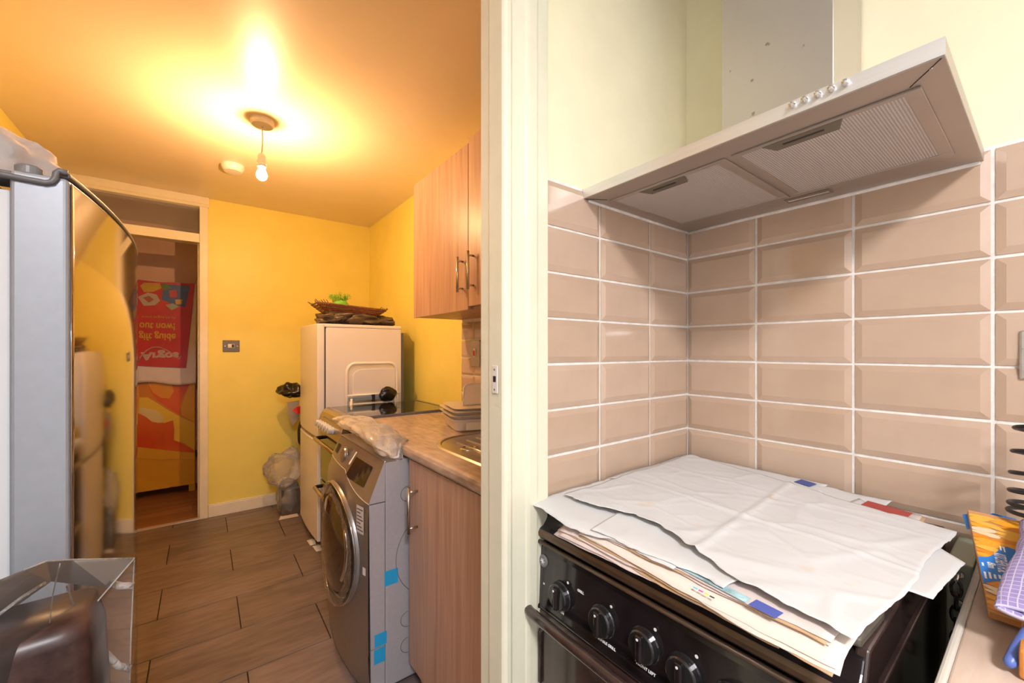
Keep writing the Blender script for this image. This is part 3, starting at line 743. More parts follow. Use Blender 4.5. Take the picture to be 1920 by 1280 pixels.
# blue handled utensil in front
ut = thing('peeler', 'blue plastic handled utensil at the bottom right front of the worktop', 'utensil', (.67, .0, .904))
h0 = Vector(at_z(1890, 1248, .912)); h1 = Vector(at_z(1932, 1178, .940))
dh = (h1 - h0)
MB().tube([h0, h0 + dh * .08, h0 + dh * .4, h0 + dh * .8, h0 + dh * 1.2], [.003, .0055, .0062, .0058, .005], 12).build('handle', M('blue_handle', (.10, .16, .48), .35), ut, smooth=True)
MB().tube([h0 + dh * 1.18, h0 + dh * 1.34], [.003, .0025], 8).build('shaft', m_chrome, ut, smooth=True)
# black wire coil standing by the wall
cs_ = []
cx_, cy_ = 1.062, .008
zs = [(.992, .037), (1.002, .036), (1.020, .035), (1.048, .034), (1.082, .032), (1.12, .030), (1.16, .028)]
def coil_at(t):
    i = min(int(t), len(zs) - 2); f_ = t - i
    z = zs[i][0] * (1 - f_) + zs[i+1][0] * f_; r = zs[i][1] * (1 - f_) + zs[i+1][1] * f_
    return z, r
for i in range(24 * 6 + 1):
    t = i / 24; z, r = coil_at(t); a = 2 * math.pi * t
    cs_.append((cx_ + r * math.cos(a), cy_ + r * math.sin(a), z))
co = thing('wire_coil', 'black spiral wire coil standing by the tiles at the right edge', 'wire coil', (cx_, cy_, .905))
MB().tube(cs_, .0034, 8).build('spiral', m_black_dull, co, smooth=True)
MB().tube([(cx_ + .037, cy_, .992), (cx_ + .038, cy_, .9045)], .0034, 8).build('foot', m_black_dull, co, smooth=True)
MB().tube([(cx_ + .012, cy_ - .035, .994), (cx_ + .012, cy_ - .036, .9045)], .0034, 8).build('foot', m_black_dull, co, smooth=True)
so = thing('wall_socket', 'brushed metal wall socket on the tiles at the far right edge', 'socket', (NX - .01, -.035, 1.21))
MB().box(NX - .0165, -.110, 1.204, NX - .0085, .0365, 1.292).build('plate', m_steel, so, bevel=.003)
for yy in (-.005, -.075): MB().box(NX - .0195, yy - .006, 1.262, NX - .0165, yy + .006, 1.280).build('rocker', m_white, so, bevel=.001)
for yy in (.026, -.10): MB().lathe([(.003, 0), (.0025, .001)], (NX - .0165, yy, 1.248), (-1, 0, 0), 10).build('screw', m_satin, so)

# ================================================================== FAR KITCHEN, RIGHT SIDE
# wall cabinet
wc = thing('wall_cabinet', 'two-door light oak wall cabinet hung above the far worktop', 'cabinet', (1.09, 1.56, 1.436))
MB().box(.951, .80, 1.438, RX, 2.128, 2.150).build('carcass', m_cab_side, wc, bevel=.001)
d_a = MB().box(.931, 1.551, 1.436, .949, 2.130, 2.168).build('door', m_cab, wc, bevel=.0015)
d_b = MB().box(.931, .970, 1.450, .949, 1.547, 2.186).build('door', m_cab, wc, bevel=.0015)
def bar_handle(par, x, y, z0, z1, off, r=.006):
    MB().tube([(x - off, y, z0), (x - off, y, z1)], r, 12).build('handle', m_satin, par, smooth=True)
    for zz in (z0 + .018, z1 - .018): MB().tube([(x - off, y, zz), (x, y, zz)], r * .75, 10).build('handle_post', m_satin, par, smooth=True)
bar_handle(d_a, .931, 1.595, 1.515, 1.672, .028); bar_handle(d_b, .931, 1.505, 1.518, 1.682, .028)
# base cabinet
bcf = thing('base_cabinet', 'light oak base cabinet with a bar handle beneath the far worktop', 'cabinet', (.92, 1.1, 0))
MB().box(.634, .76, .10, RX - .014, 1.446, .861).build('carcass', m_cab_side, bcf, bevel=.001)
d_c = MB().box(.614, .862, .095, .632, 1.447, .853).build('door', m_cab, bcf, bevel=.0015)
MB().box(.614, .764, .095, .632, .858, .853).build('door', m_cab, bcf, bevel=.0015)
MB().box(.66, .76, 0, .675, 1.446, .10).build('plinth', m_cab_side, bcf)
bar_handle(d_c, .614, 1.372, .608, .772, .034)
# worktop
wtf = thing('worktop', 'long stone-and-oak patterned worktop over the washing machine and base cabinet', 'worktop', (.92, 1.45, .862))
wp_ = [(.612,.862),(.602,.864),(.598,.872),(.598,.888),(.602,.898),(.612,.9015),(RX - .012,.9015),(RX - .012,.862)]
MB().prism(wp_, 1, .745, 2.136).build('board', m_worktop, wtf, bevel=.0015)
# sink drainer
sk = thing('sink_drainer', 'oval-ended steel sink drainer set into the far worktop', 'sink', (.90, 1.15, .902))
def rrect(x0, x1, y0, y1, r, n=8):
    pts = []
    for (cx, cy, a0) in ((x1-r, y1-r, 0), (x0+r, y1-r, 90), (x0+r, y0+r, 180), (x1-r, y0+r, 270)):
        for t in range(n + 1):
            a = math.radians(a0 + 90 * t / n); pts.append((cx + r * math.cos(a), cy + r * math.sin(a)))
    return pts
outer = rrect(.678, 1.13, .80, 1.485, .17); inner = rrect(.694, 1.114, .815, 1.470, .155)
dm = MB(); n_ = len(outer)
dm.add([(x, y, .9025) for x, y in outer] + [(x, y, .9080) for x, y in rrect(.684, 1.124, .806, 1.479, .164)] + [(x, y, .9080) for x, y in inner] + [(x, y, .9045) for x, y in rrect(.700, 1.108, .821, 1.464, .150)],
       [(k*n_+i, k*n_+(i+1)%n_, (k+1)*n_+(i+1)%n_, (k+1)*n_+i) for k in range(3) for i in range(n_)] + [tuple(3*n_+i for i in range(n_))])
dm.build('drainer', m_steel, sk, smooth=False)
for i in range(5):
    xx = .77 + i * .055
    MB().tube([(xx, 1.10, .9055), (xx, 1.40 - abs(i - 2) * .02, .9055)], .0042, 8).build('rib', m_steel, sk, smooth=True)
MB().lathe([(.035, 0), (.035, .002), (.026, .003), (.02, .001)], (.765, 1.27, .9045), n=24).build('drain_ring', m_chrome, sk)
# stack of food tubs
def tub(name, cx, cy, z, w, d, h, rot, label, lid=True, parts=True):
    t = thing(name, label, 'tub', (cx, cy, z), 'plastic food tubs stacked by the sink')
    R = Matrix.Rotation(rot, 3, 'Z')
    def ring(s, r, zz): return [R @ Vector((x, y, 0)) + Vector((cx, cy, zz)) for x, y in rrect(-w/2*s, w/2*s, -d/2*s, d/2*s, r, 5)]
    rs = [ring(.86, .03, z), ring(.90, .032, z + .006), ring(.97, .035, z + h * .92), ring(1.04, .037, z + h * .93), ring(1.04, .037, z + h)]
    n = len(rs[0]); mb = MB()
    mb.add([p for r in rs for p in r], [(k*n+i, k*n+(i+1)%n, (k+1)*n+(i+1)%n, (k+1)*n+i) for k in range(len(rs)-1) for i in range(n)] + [tuple(range(n)), tuple((len(rs)-1)*n+i for i in range(n))])
    mb.build('body', m_tub, t, smooth=False)
    return t
rt = math.radians(-16)
tb = tub('food_tub', 1.020, 1.640, .9025, .26, .27, .054, rt, 'deep frosted plastic tub with a paper label, lowest of the stack by the sink')
tub('food_tub', 1.018, 1.642, .9570, .27, .28, .017, rt, 'shallow frosted tub second from the bottom of the stack by the sink')
tub('food_tub', 1.020, 1.641, .9745, .27, .28, .017, rt + .03, 'shallow frosted tub third from the bottom of the stack by the sink')
tub('food_tub', 1.022, 1.643, .9920, .25, .26, .012, rt, 'flat frosted lid at the top of the tub stack by the sink')
# label on the near side of the bottom tub
R_ = Matrix.Rotation(rt, 3, 'Z')
lb = [R_ @ Vector((x, -.1325, 0)) + Vector((1.02, 1.640, zz)) for x, zz in ((-.075,.910),(.02,.910),(.02,.942),(-.075,.942))]
MB().add(lb, [(0,1,2,3)]).build('paper_label', M('tub_label', (.75, .70, .58), .6), tb, solid=.0005)
lid = thing('tub_lid', 'clear plastic lid leaning upright on top of the tub stack', 'lid', (1.08, 1.58, 1.006))
pts = []
def lidp(s, h): 
    return Vector((1.035 + .095 * s + .01 * h, 1.585 - .02 * s + .08 * h, 1.011 + .085 * h))
op = [(-1,0),(-.85,.45),(-.70,.80),(-.55,.95),(-.35,1),(1,1),(1,0)]
MB().add([lidp(s, h) for s, h in op], [tuple(range(len(op)))]).build('lid_panel', m_tub, lid, solid=.006, bevel=.002)
MB().tube([lidp(s, h) for s, h in op], .005, 8, closed=True).build('lid_rim', m_tub, lid, smooth=True)
# cooker isolator switch on tiles
sw = thing('cooker_switch', 'steel cooker switch with a red rocker on the tiles under the wall cabinet', 'switch', (RX - .01, 1.99, 1.17))
MB().box(RX - .019, 1.915, 1.165, RX - .0085, 2.003, 1.315).build('plate', m_steel_dull, sw, bevel=.003)
rk = MB().box(RX - .024, 1.948, 1.222, RX - .019, 1.972, 1.268).build('rocker', m_white, sw, bevel=.002)
MB().box(RX - .0255, 1.951, 1.226, RX - .024, 1.969, 1.256).build('rocker_face', m_red, rk, bevel=.001)

# ------------------------------------------------------------------ washing machine
wy0, wy1 = 1.472, 2.072
wm = thing('washing_machine', 'silver front-loading washing machine wrapped in clear film with blue tape', 'washing machine', (.80, 1.77, 0))
def front_x(y):
    t = (y - wy0) / (wy1 - wy0); return .471 - .036 * (1 - (2 * t - 1) ** 2)
MB().box(.533, wy0, .02, 1.10, wy1, .850).build('body', m_silver, wm, bevel=.006)
ysmp = [wy0 + (wy1 - wy0) * i / 24 for i in range(25)]
def skin_x(y, z):
    f = front_x(y); return f + (.532 - f) * max(0, (z - .69) / (.848 - .69)) ** 1.1
def zlow(y):
    t = min(max((y - wy0) / (wy1 - wy0), 0), 1)
    return .702 + .055 * (t * 2 if t < .5 else 1) ** 1.3
fp = MB(); nzs = 16
def ffn(u, v):
    y = wy0 + (wy1 - wy0) * u; z = .02 + (zlow(y) - .02) * v
    return (skin_x(y, z) + .012 * max(0, .12 - z) / .12, y, z)
fp.grid(ffn, 24, nzs)
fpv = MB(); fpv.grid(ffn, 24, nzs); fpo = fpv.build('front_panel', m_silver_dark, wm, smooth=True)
MB().add([ffn(0, 0), (.531, wy0, .02), (.531, wy0, .702), ffn(0, 1), (ffn(0,0)[0], wy0 + .006, .02), (.531, wy0 + .006, .02), (.531, wy0 + .006, .702), (ffn(0,1)[0], wy0 + .006, .702)],
         [(0,1,2,3),(4,7,6,5),(0,4,5,1),(3,2,6,7),(0,3,7,4)]).build('front_side', m_silver, wm)
MB().add([(ffn(1,0)[0], wy1, .02), (.531, wy1, .02), (.531, wy1, zlow(wy1)), (ffn(1,1)[0], wy1, zlow(wy1))], [(0,1,2,3)]).build('front_side', m_silver, wm)
# slanted control fascia
ctop = .848
def cfn(u, v):
    y = wy0 + (wy1 - wy0) * u; z = zlow(y) + .004 + (ctop - zlow(y) - .004) * v
    x = skin_x(y, z) - .003
    return (x, y, z)
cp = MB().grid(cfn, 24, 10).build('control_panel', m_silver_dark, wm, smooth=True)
cs2 = [cfn(0, j / 10) for j in range(11)] + [(.5325, wy0, ctop), (.531, wy0, .706)]
MB().prism([(p[0], p[2]) for p in cs2], 1, wy0 - .001, wy0 + .006).build('fascia_side', m_silver, wm)
cs3 = [cfn(1, j / 10) for j in range(11)] + [(.5325, wy1, ctop), (.531, wy1, zlow(wy1))]
MB().prism([(p[0], p[2]) for p in cs3], 1, wy1 - .004, wy1).build('fascia_side', m_silver, wm)
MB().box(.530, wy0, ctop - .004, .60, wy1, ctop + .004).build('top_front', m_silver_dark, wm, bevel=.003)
MB().tube([cfn(i / 24, 0) for i in range(25)], .0022, 6).build('fascia_seam', m_silver, wm, smooth=True)
def on_c(y, z, out=.0015):
    zl = zlow(y) + .004; v = (z - zl) / (ctop - zl); p = cfn((y - wy0) / (wy1 - wy0), v); return (p[0] - out, y, z)
def patch(name, mat, y0, y1, z0, z1, out, parent, skew=0.0):
    return MB().grid(lambda u, v: on_c(y0 + (y1 - y0) * u + skew * v, z0 + (z1 - z0) * v, out), 6, 4).build(name, mat, parent)
patch('display', m_glassblack, 1.545, 1.735, .748, .818, .002, cp)
patch('label_strip', m_whitetext, 1.750, 1.767, .785, .832, .003, cp)
patch('sticker', M('silver_sticker', (.3, .3, .3), .3, .5, var=.6, scale=60), 1.772, 1.80, .80, .834, .003, cp)
dl = MB().lathe([(.038, 0), (.038, .004), (.033, .007), (.030, .013), (.0, .014)], on_c(1.865, .800, 0), (-1, 0, .16), 32).build('dial', m_silver_dark, cp, bevel=.001)
patch('drawer_window', m_black_dull, 1.985, 2.035, .785, .820, .002, cp)
# door: outer ring, glass bowl, inner rings
dcy, dcz = 1.768, .480
def ring_on_front(r, h, n=48):
    pts = []
    for t in range(n):
        a = 2 * math.pi * t / n; yy = dcy + r * math.cos(a); pts.append((front_x(yy) - h, yy, dcz + r * math.sin(a)))
    return pts
dr = MB()
prof = [(.240, .0), (.238, .010), (.233, .015), (.226, .016), (.219, .012), (.214, .007)]
rings = [ring_on_front(r, h) for r, h in prof]; n_ = 48
dr.add([p for r in rings for p in r], [(k*n_+i, k*n_+(i+1)%n_, (k+1)*n_+(i+1)%n_, (k+1)*n_+i) for k in range(len(rings)-1) for i in range(n_)])
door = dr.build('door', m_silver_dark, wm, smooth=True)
gl = MB(); gp_ = [(.216, .007), (.205, .013), (.17, .024), (.12, .034), (.07, .039), (.02, .041)]
rings = [ring_on_front(r, h) for r, h in gp_]
gl.add([p for r in rings for p in r], [(k*n_+i, k*n_+(i+1)%n_, (k+1)*n_+(i+1)%n_, (k+1)*n_+i) for k in range(len(rings)-1) for i in range(n_)] + [tuple((len(rings)-1)*n_+i for i in range(n_))])
gl.build('door_glass', M('smoked_door_glass', (.045, .028, .018), .05, coat=.8), door, smooth=True)
MB().tube(ring_on_front(.236, .015), .0026, 8, closed=True).build('chrome_ring', m_chrome, door, smooth=True)
fm = MB()
def film_ring(u, v):
    a = 2 * math.pi * u; r = .192 + .042 * v + .003 * nz((math.cos(a) * 6, math.sin(a) * 6, v * 3), 1.5, 2)
    yy = dcy + r * math.cos(a)
    return (front_x(min(max(yy, wy0), wy1)) - .026 - .005 * nz((math.cos(a) * 9, math.sin(a) * 9, v * 5), 1.2, 5), yy, dcz + r * math.sin(a))
MB().grid(film_ring, 72, 4, closed_u=True).build('film_ring', MFILM('wrinkled_film', (.62, .50, .40), .10, .15, bump=.6, scale=60), door, smooth=True)
hn = []
for t in range(15):
    a = math.radians(155 + 70 * t / 14); yy = dcy + .188 * math.cos(a); hn.append((front_x(yy) - .022, yy, dcz + .03 + .188 * math.sin(a)))
MB().tube(hn, [.003] + [.009] * 13 + [.003], 10).build('door_handle', m_chrome, door, smooth=True)
# stickers and tape
def on_f(y, z, out): return (front_x(y) - out, y, z)
MB().grid(lambda u, v: on_f(1.548 - .050 * u, .590 + .100 * v, .002), 4, 2).build('energy_label', M('energy_label', (.72, .68, .66), .5), wm)
for i in range(7):
    MB().grid(lambda u, v: on_f(1.544 - (.042 - .008 * (i % 3)) * u, .600 + i * .0125 + .0035 * v, .0026), 3, 1).build('label_line', m_black_dull, wm)
MB().grid(lambda u, v: on_f(1.505 - .020 * u, .447 + .028 * v, .002), 2, 2).build('small_label', m_whitetext, wm)
MB().box(.530, wy0 - .0012, .394, .581, wy0, .448).build('blue_tape', m_blue_tape, wm)
MB().box(.492, wy0 - .0012, .125, .532, wy0, .178).build('blue_tape', m_blue_tape, wm)
MB().box(.494, wy0 - .0016, .186, .538, wy0, .231).build('blue_tape', m_blue_tape, wm)
MB().box(.531, wy0 - .0004, .02, .5335, wy0 + .001, .848).build('side_seam', m_grey, wm)
MB().box(.473, wy0 - .0010, .181, .531, wy0 - .0002, .1825).build('kick_seam', m_grey, wm)
def side_disc(xc, zc_, r, name):
    pts = []
    for t in range(25):
        a = math.pi * .5 + math.pi * t / 24; pts.append((xc + r * math.cos(a), wy0 - .0006, zc_ + r * math.sin(a)))
    MB().tube(pts, .0012, 6).build(name, m_grey, wm, smooth=True)
side_disc(.740, .472, .167, 'pressed_panel')
for zz in (.715, .243, .145): side_disc(.620, zz, .028, 'pressed_dimple')
for i in range(4):
    MB().lathe([(.018, 0), (.018, .02)], ((.56, 1.52, 0), (.56, 2.02, 0), (1.05, 1.52, 0), (1.05, 2.02, 0))[i], n=12).build('foot', m_black_dull, wm)
# crumpled film lying over the top of the machine and the worktop edge
def wrap(u, v):
    a = 2 * math.pi * u
    pth = [Vector((.515, 2.06, .925)), Vector((.535, 1.93, .932)), Vector((.555, 1.78, .930)), Vector((.570, 1.64, .915)), Vector((.580, 1.53, .895)), Vector((.588, 1.475, .872))]
    rad = [.018, .036, .042, .046, .046, .026]
    t = v * (len(pth) - 1); i = min(int(t), len(pth) - 2); f_ = t - i
    p = pth[i].lerp(pth[i+1], f_); r = rad[i] * (1 - f_) + rad[i+1] * f_
    d = Vector((math.cos(a), 0, math.sin(a)))
    q = noise.voronoi(Vector((math.cos(a) * 1.4, math.sin(a) * 1.4, v * 7)))[0]
    s = 1 + .30 * nz((math.cos(a), math.sin(a), v * 5), 1.6, 8) + .5 * (min(q[1] - q[0], .4) - .15)
    p = p + Vector((d.x * r * 1.25 * s, .02 * nz((a, v * 6, 0), 1.3, 4), d.z * r * .85 * s))
    if p.x > .594 and p.z < .905 and p.z > .85: p.z = .905
    return p
MB().grid(wrap, 40, 60, closed_u=True).build('plastic_wrap', m_bag, None, smooth=True, label='crumpled milky plastic wrap lying over the washing machine top and worktop edge', category='plastic wrap')

# ------------------------------------------------------------------ second cooker, silver with a glass hob
c2 = thing('electric_cooker', 'silver slot-in cooker with a black glass hob beside the white fridge freezer', 'cooker', (.90, 2.39, 0))
qy0, qy1 = 2.142, 2.642
MB().box(.590, qy0 + .004, .04, 1.20, qy1 - .004, .895).build('body', m_black_dull, c2, bevel=.003)
MB().box(.622, qy0 + .004, .897, 1.165, qy1 - .004, .915).build('glass_hob', m_glassblack, c2, bevel=.002)
MB().box(.622, qy0, .893, 1.18, qy0 + .006, .9145).build('hob_trim', m_grey, c2, bevel=.001)
MB().box(.622, qy1 - .006, .893, 1.18, qy1, .9145).build('hob_trim', m_grey, c2, bevel=.001)
MB().box(1.165, qy0, .893, 1.185, qy1, .918).build('hob_trim', m_satin, c2, bevel=.002)
fasc = [(.624,.914),(.608,.916),(.592,.910),(.575,.895),(.562,.874),(.553,.846),(.549,.815),(.549,.785),(.592,.785),(.592,.895)]
m_gold = M('warm_steel_fascia', (.56, .48, .36), .28, 1.0)
fa = MB().prism(fasc, 1, qy0, qy1).build('fascia', m_gold, c2, bevel=.0015)
MB().box(.5575, qy0 + .04, .872, .575, qy1 - .10, .876).build('fascia_slot', m_grey, c2)
for i in range(6):
    yy = 2.585 - i * .058
    kb = MB().lathe([(.0205, 0), (.0205, .006), (.0180, .009), (.0170, .028), (.0, .029)], (.5515, yy, .832), (-1, 0, .12), 20).build('knob', M('knob_silver_%d' % i, (.60, .64, .70), .3, .2), fa)
for nm, z0, z1, hz_ in (('grill_door', .50, .778, .742), ('oven_door', .085, .492, .455)):
    dd = MB().box(.562, qy0 + .003, z0, .592, qy1 - .003, z1).build(nm, m_glassblack, c2, bevel=.003)
    MB().tube([(.562, qy1 - .03, hz_), (.530, qy1 - .025, hz_), (.524, qy1 - .04, hz_), (.524, qy0 + .04, hz_), (.530, qy0 + .025, hz_), (.562, qy0 + .03, hz_)], .011, 10).build('handle', m_gold, dd, smooth=True)
MB().box(.60, qy0 + .01, 0, .62, qy1 - .01, .08).build('plinth', m_black_dull, c2)

# ------------------------------------------------------------------ white fridge freezer
fr = thing('fridge_freezer', 'white fridge freezer against the far wall corner with a wicker basket on top', 'fridge', (.84, 3.04, 0))
MB().box(.622, 2.765, .04, 1.115, 3.318, 1.405).build('body', m_white, fr, bevel=.004)
MB().box(.612, 2.775, .06, .622, 3.308, 1.40).build('gasket', m_grey, fr)
for z0, z1 in ((.715, 1.425), (.062, .690)):
    pf = []
    for i in range(13):
        t = i / 12; y = 2.762 + (3.322 - 2.762) * t
        pf.append((.571 - .010 * (1 - (2 * t - 1) ** 2), y))
    MB().prism(pf + [(.612, 3.322), (.612, 2.762)], 2, z0, z1).build('door', m_white, fr, bevel=.005, seg=3)
MB().box(.60, 2.762, 1.405, 1.115, 3.322, 1.426).build('top_panel', m_white, fr, bevel=.004)
MB().box(1.115, 2.78, .05, 1.14, 3.30, 1.38).build('back_grille', m_grey, fr)
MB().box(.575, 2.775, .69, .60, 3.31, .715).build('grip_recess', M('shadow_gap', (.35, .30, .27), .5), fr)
for i, yy in enumerate((2.79, 3.29)): MB().lathe([(.02, 0), (.02, .045)], (.66, yy, 0), n=12).build('foot', m_black_dull, fr)
# folding chair between the cooker and the fridge
ch = thing('folding_chair', 'white metal folding chair folded flat against the side of the white fridge', 'chair', (.90, 2.70, 0))
xa, xb, yb, zt, rc = .735, 1.062, 2.712, 1.172, .055
arch = [(xa - .012, yb - .01, .02), (xa, yb, zt - rc)]
arch += [(xa + rc - rc * math.cos(math.pi * .5 * t / 8), yb, zt - rc + rc * math.sin(math.pi * .5 * t / 8)) for t in range(1, 9)]
arch += [(xb - rc + rc * math.sin(math.pi * .5 * t / 8), yb, zt - rc + rc * math.cos(math.pi * .5 * t / 8)) for t in range(0, 9)]
arch += [(xb + .012, yb - .01, .02)]
MB().tube(arch, .0105, 10).build('back_frame', m_white, ch, smooth=True)
pnl = [(x, z) for x, z in [(xa + .02, .95), (xa + .02, 1.06)]]
pnl = [(xa + .035, .945), (xa + .035, 1.085)] + [(xa + .035 + .05 - .05 * math.cos(math.pi*.5*t/6), 1.085 + .05 * math.sin(math.pi*.5*t/6)) for t in range(1, 7)] + [(xb - .012, 1.135), (xb - .012, .945)]
MB().prism(pnl, 1, yb - .004, yb + .006).build('back_panel', m_white, ch, bevel=.003)
MB().box(xa + .005, yb - .024, .933, xb - .01, yb - .012, .958).build('cross_bar', M('blue_grey_bar', (.28, .36, .44), .35, .4), ch, bevel=.002)
MB().tube([(xa, yb - .010, .968), (xb + .02, yb - .010, .968)], .0065, 8).build('seat_rail', m_white, ch, smooth=True)
MB().box(.885, yb - .028, .922, .905, yb - .008, .968).build('hinge_clip', m_black_dull, ch, bevel=.002)
MB().box(xa + .03, yb - .020, .40, xb - .03, yb - .004, .92).build('seat', m_white, ch, bevel=.006)
for xx in (xa + .02, xb - .02): MB().tube([(xx, yb - .018, .95), (xx, yb - .020, .012)], .009, 8).build('leg', m_white, ch, smooth=True)
MB().blob((.985, 2.672, .965), (.058, .018, .044), .3, 1.5, 3, crumple=.12).build('black_bag', m_blackbag, None, smooth=True, label='small dark lump on the folded white chair, standing in for a bag reflection', category='bag')  # solid lump modelled in place of a black bag's reflection
# basket and bag on top of the fridge
bb = MB()
for i, (cx, cy, cz, rx, ry, rz) in enumerate(((.665,2.90,1.468,.085,.11,.042), (.76,2.93,1.47,.11,.13,.046), (.875,2.88,1.468,.125,.10,.044), (.98,2.92,1.465,.105,.12,.042), (1.045,2.90,1.462,.06,.09,.038), (.84,3.0,1.47,.22,.10,.045))):
    bb.blob((cx, cy, cz), (rx, ry, rz), .55, 1.7, 9 + i * 3, 40, 22, crumple=.10, flat=1.4275)
bb.build('plastic_bag', m_brownbag, None, smooth=True, label='dark brown plastic bag lying crumpled under the wicker basket on the fridge', category='bag')
bk = thing('wicker_basket', 'shallow brown wicker basket sitting on the dark bag on the fridge', 'basket', (.81, 2.95, 1.50))
bcx, bcy, bz = .810, 2.93, 1.505
def bring(s, zz, tilt=-.012): return [(bcx + x, bcy + y, zz + tilt * x / .2) for x, y in rrect(-.225 * s, .225 * s, -.13 * s, .13 * s, .06 * s, 6)]
for i in range(5):
    s = .74 + .26 * i / 4
    MB().tube(bring(s, bz + .011 * i), .0058, 6, closed=True).build('woven_band', m_wicker_red if i in (1, 3) else m_wicker, bk, smooth=True)
b0r, b1r = bring(.74, bz), bring(1.0, bz + .046)
for i in range(0, len(b0r)):
    p, q = Vector(b0r[i]), Vector(b1r[i]); MB().tube([p, q + (q - p) * (.12 + .3 * random.random())], .0028, 5).build('stake', m_wicker, bk, smooth=True)
rowsx = MB().prism([(x - 0, y) for x, y in [(p[0], p[1]) for p in b0r]], 2, bz - .004, bz + .002).build('base', m_wicker, bk)
gn = MB(); random.seed(7)
for i in range(60):
    a = random.uniform(0, 6.28); c = Vector((.745 + random.gauss(0, .018), 2.93 + random.gauss(0, .012), 1.552)); pts = []
    for t in range(9):
        f_ = t / 8
        pts.append(c + Vector((.06 * f_ * math.cos(a) + random.gauss(0, .006), .04 * f_ * math.sin(a) + random.gauss(0, .006), .125 * f_ * (1 - .30 * f_) * random.uniform(.6, 1.15))))
    gn.tube(pts, .0010, 4)
gnt = thing('green_netting', 'tangle of bright green netting standing up in the wicker basket', 'netting', (.745, 2.93, 1.51))
gn.build('strands', m_net, gnt, kind='stuff', smooth=True)
MB().blob((.748, 2.90, 1.562), (.048, .03, .030), .35, 4, 2).build('net_bundle', m_net, gnt, smooth=True)

# ------------------------------------------------------------------ clutter between the fridge and the far wall
MB().blob((.555, 3.56, .945), (.085, .085, .060), .5, 1.5, 21, 50, 30, crumple=.16).build('black_bag', m_blackbag, None, smooth=True, label='black plastic bag hanging behind the left edge of the white fridge', category='bag')
MB().add([(.515,3.53,.86),(.60,3.53,.87),(.60,3.55,.72),(.555,3.55,.68),(.525,3.54,.76)], [(0,1,2,3,4)]).build('card', M('grey_card', (.42, .36, .28), .6), None, solid=.002, label='grey crumpled card below the black bag behind the white fridge', category='card')
MB().add([(.545,3.50,.80),(.575,3.49,.825),(.61,3.50,.83),(.61,3.50,.765),(.58,3.485,.775)], [(0,1,4),(1,2,3,4)]).build('red_wrapper', m_red, None, solid=.004, label='small red wrapper poking out behind the white fridge', category='wrapper')
MB().blob((.605, 3.46, .62), (.030, .03, .10), .2, 2, 15, 20, 14).build('black_strap', m_black_dull, None, smooth=True, label='narrow black pouch hanging low behind the white fridge', category='pouch')
hk = thing('added_support_rack', 'added dark support rack for the bags, mostly hidden between the white fridge and the far wall', 'rack', (.80, 3.58, 0))  # invented rack, added so the hung bags have a support
for xx in (.67, 1.10):
    for yy in (3.42, 3.74): MB().tube([(xx, yy, 0), (xx, yy, 1.05)], .009, 8).build('post', m_grey, hk, smooth=True)
for zz in (.25, .60, .90): MB().box(.66, 3.41, zz, 1.11, 3.75, zz + .012).build('shelf', m_grey, hk, bevel=.002)
cb = thing('plastic_bag', 'clear crinkled plastic bag puffed up on the floor beside the white fridge', 'bag', (.47, 3.60, 0))
MB().blob((.500, 3.575, .345), (.125, .12, .145), .30, 1.7, 33, 56, 40, crumple=.14).build('bag_top', m_bag2, cb, smooth=True)
MB().blob((.530, 3.575, .13), (.085, .10, .14), .18, 1.8, 35, 50, 30, crumple=.10, flat=.003).build('bag_base', m_bag2, cb, smooth=True)
MB().box(.475, 3.50, .004, .60, 3.66, .20).build('carton', M('dark_grey_carton', (.10, .075, .06), .6, var=.3, scale=20), None, bevel=.004, label='dark carton inside the clear plastic bag on the floor', category='carton')
MB().add([(.45,3.45,.004),(.58,3.44,.004),(.58,3.50,.006),(.47,3.51,.010)], [(0,1,2,3)]).build('paper_scrap', m_cream, None, solid=.001, label='scrap of cream paper on the floor beneath the clear plastic bag', category='paper')
for i, (a, b_) in enumerate(((.565, 2.93), (.578, 2.82))):
    MB().add([(a - .012, b_ - .05, .003), (a + .02, b_ - .055, .004), (a + .026, b_ - .01, .014), (a + .018, b_ + .045, .004), (a - .016, b_ + .04, .003), (a - .004, b_, .012)], [(0,1,5),(1,2,5),(2,3,5),(3,4,5),(4,0,5)]).build('tissue', m_paper, None, solid=.0015, label=('crumpled white tissue under the front of the white fridge, farther one', 'crumpled white tissue under the front of the white fridge, nearer one')[i], category='tissue')
# light switch on the far wall
ls = thing('light_switch', 'bronze single light switch on the yellow far wall beside the doorway', 'switch', (.178, FY - .006, 1.245))
MB().box(.124, FY - .007, 1.246, .232, FY, 1.336).build('plate', M('bronze_plate', (.17, .12, .08), .3, .7), ls, bevel=.003)
rk2 = MB().box(.157, FY - .0115, 1.276, .199, FY - .007, 1.307).build('rocker', m_white, ls, bevel=.002)
MB().box(.181, FY - .0125, 1.279, .196, FY - .0115, 1.304).build('rocker_dark', m_black_dull, rk2)
for xx in (.138, .218): MB().lathe([(.004, 0), (.0035, .0015)], (xx, FY - .007, 1.291), (0, -1, 0), 10).build('screw', m_satin, ls)

# ================================================================== TALL SILVER FRIDGE, LEFT
gy0, gy1, gzt = 1.020, 1.740, 1.555
tf = thing('silver_fridge', 'tall silver fridge with a mirror-glossy curved door at the left', 'fridge', (-.46, 1.32, 0))
MB().box(-.745, gy0 + .012, .03, -.272, gy1 - .012, 1.535).build('body', m_fridgeside, tf, bevel=.006)
MB().box(-.272, gy0 + .014, .06, -.252, gy1 - .014, 1.52).build('gasket', m_rubber, tf, bevel=.003)
def door_x(y): return -.150 - .17 * (y - 1.46) ** 2
dpts = [(door_x(gy0 + (gy1 - gy0) * i / 40), gy0 + (gy1 - gy0) * i / 40) for i in range(41)]
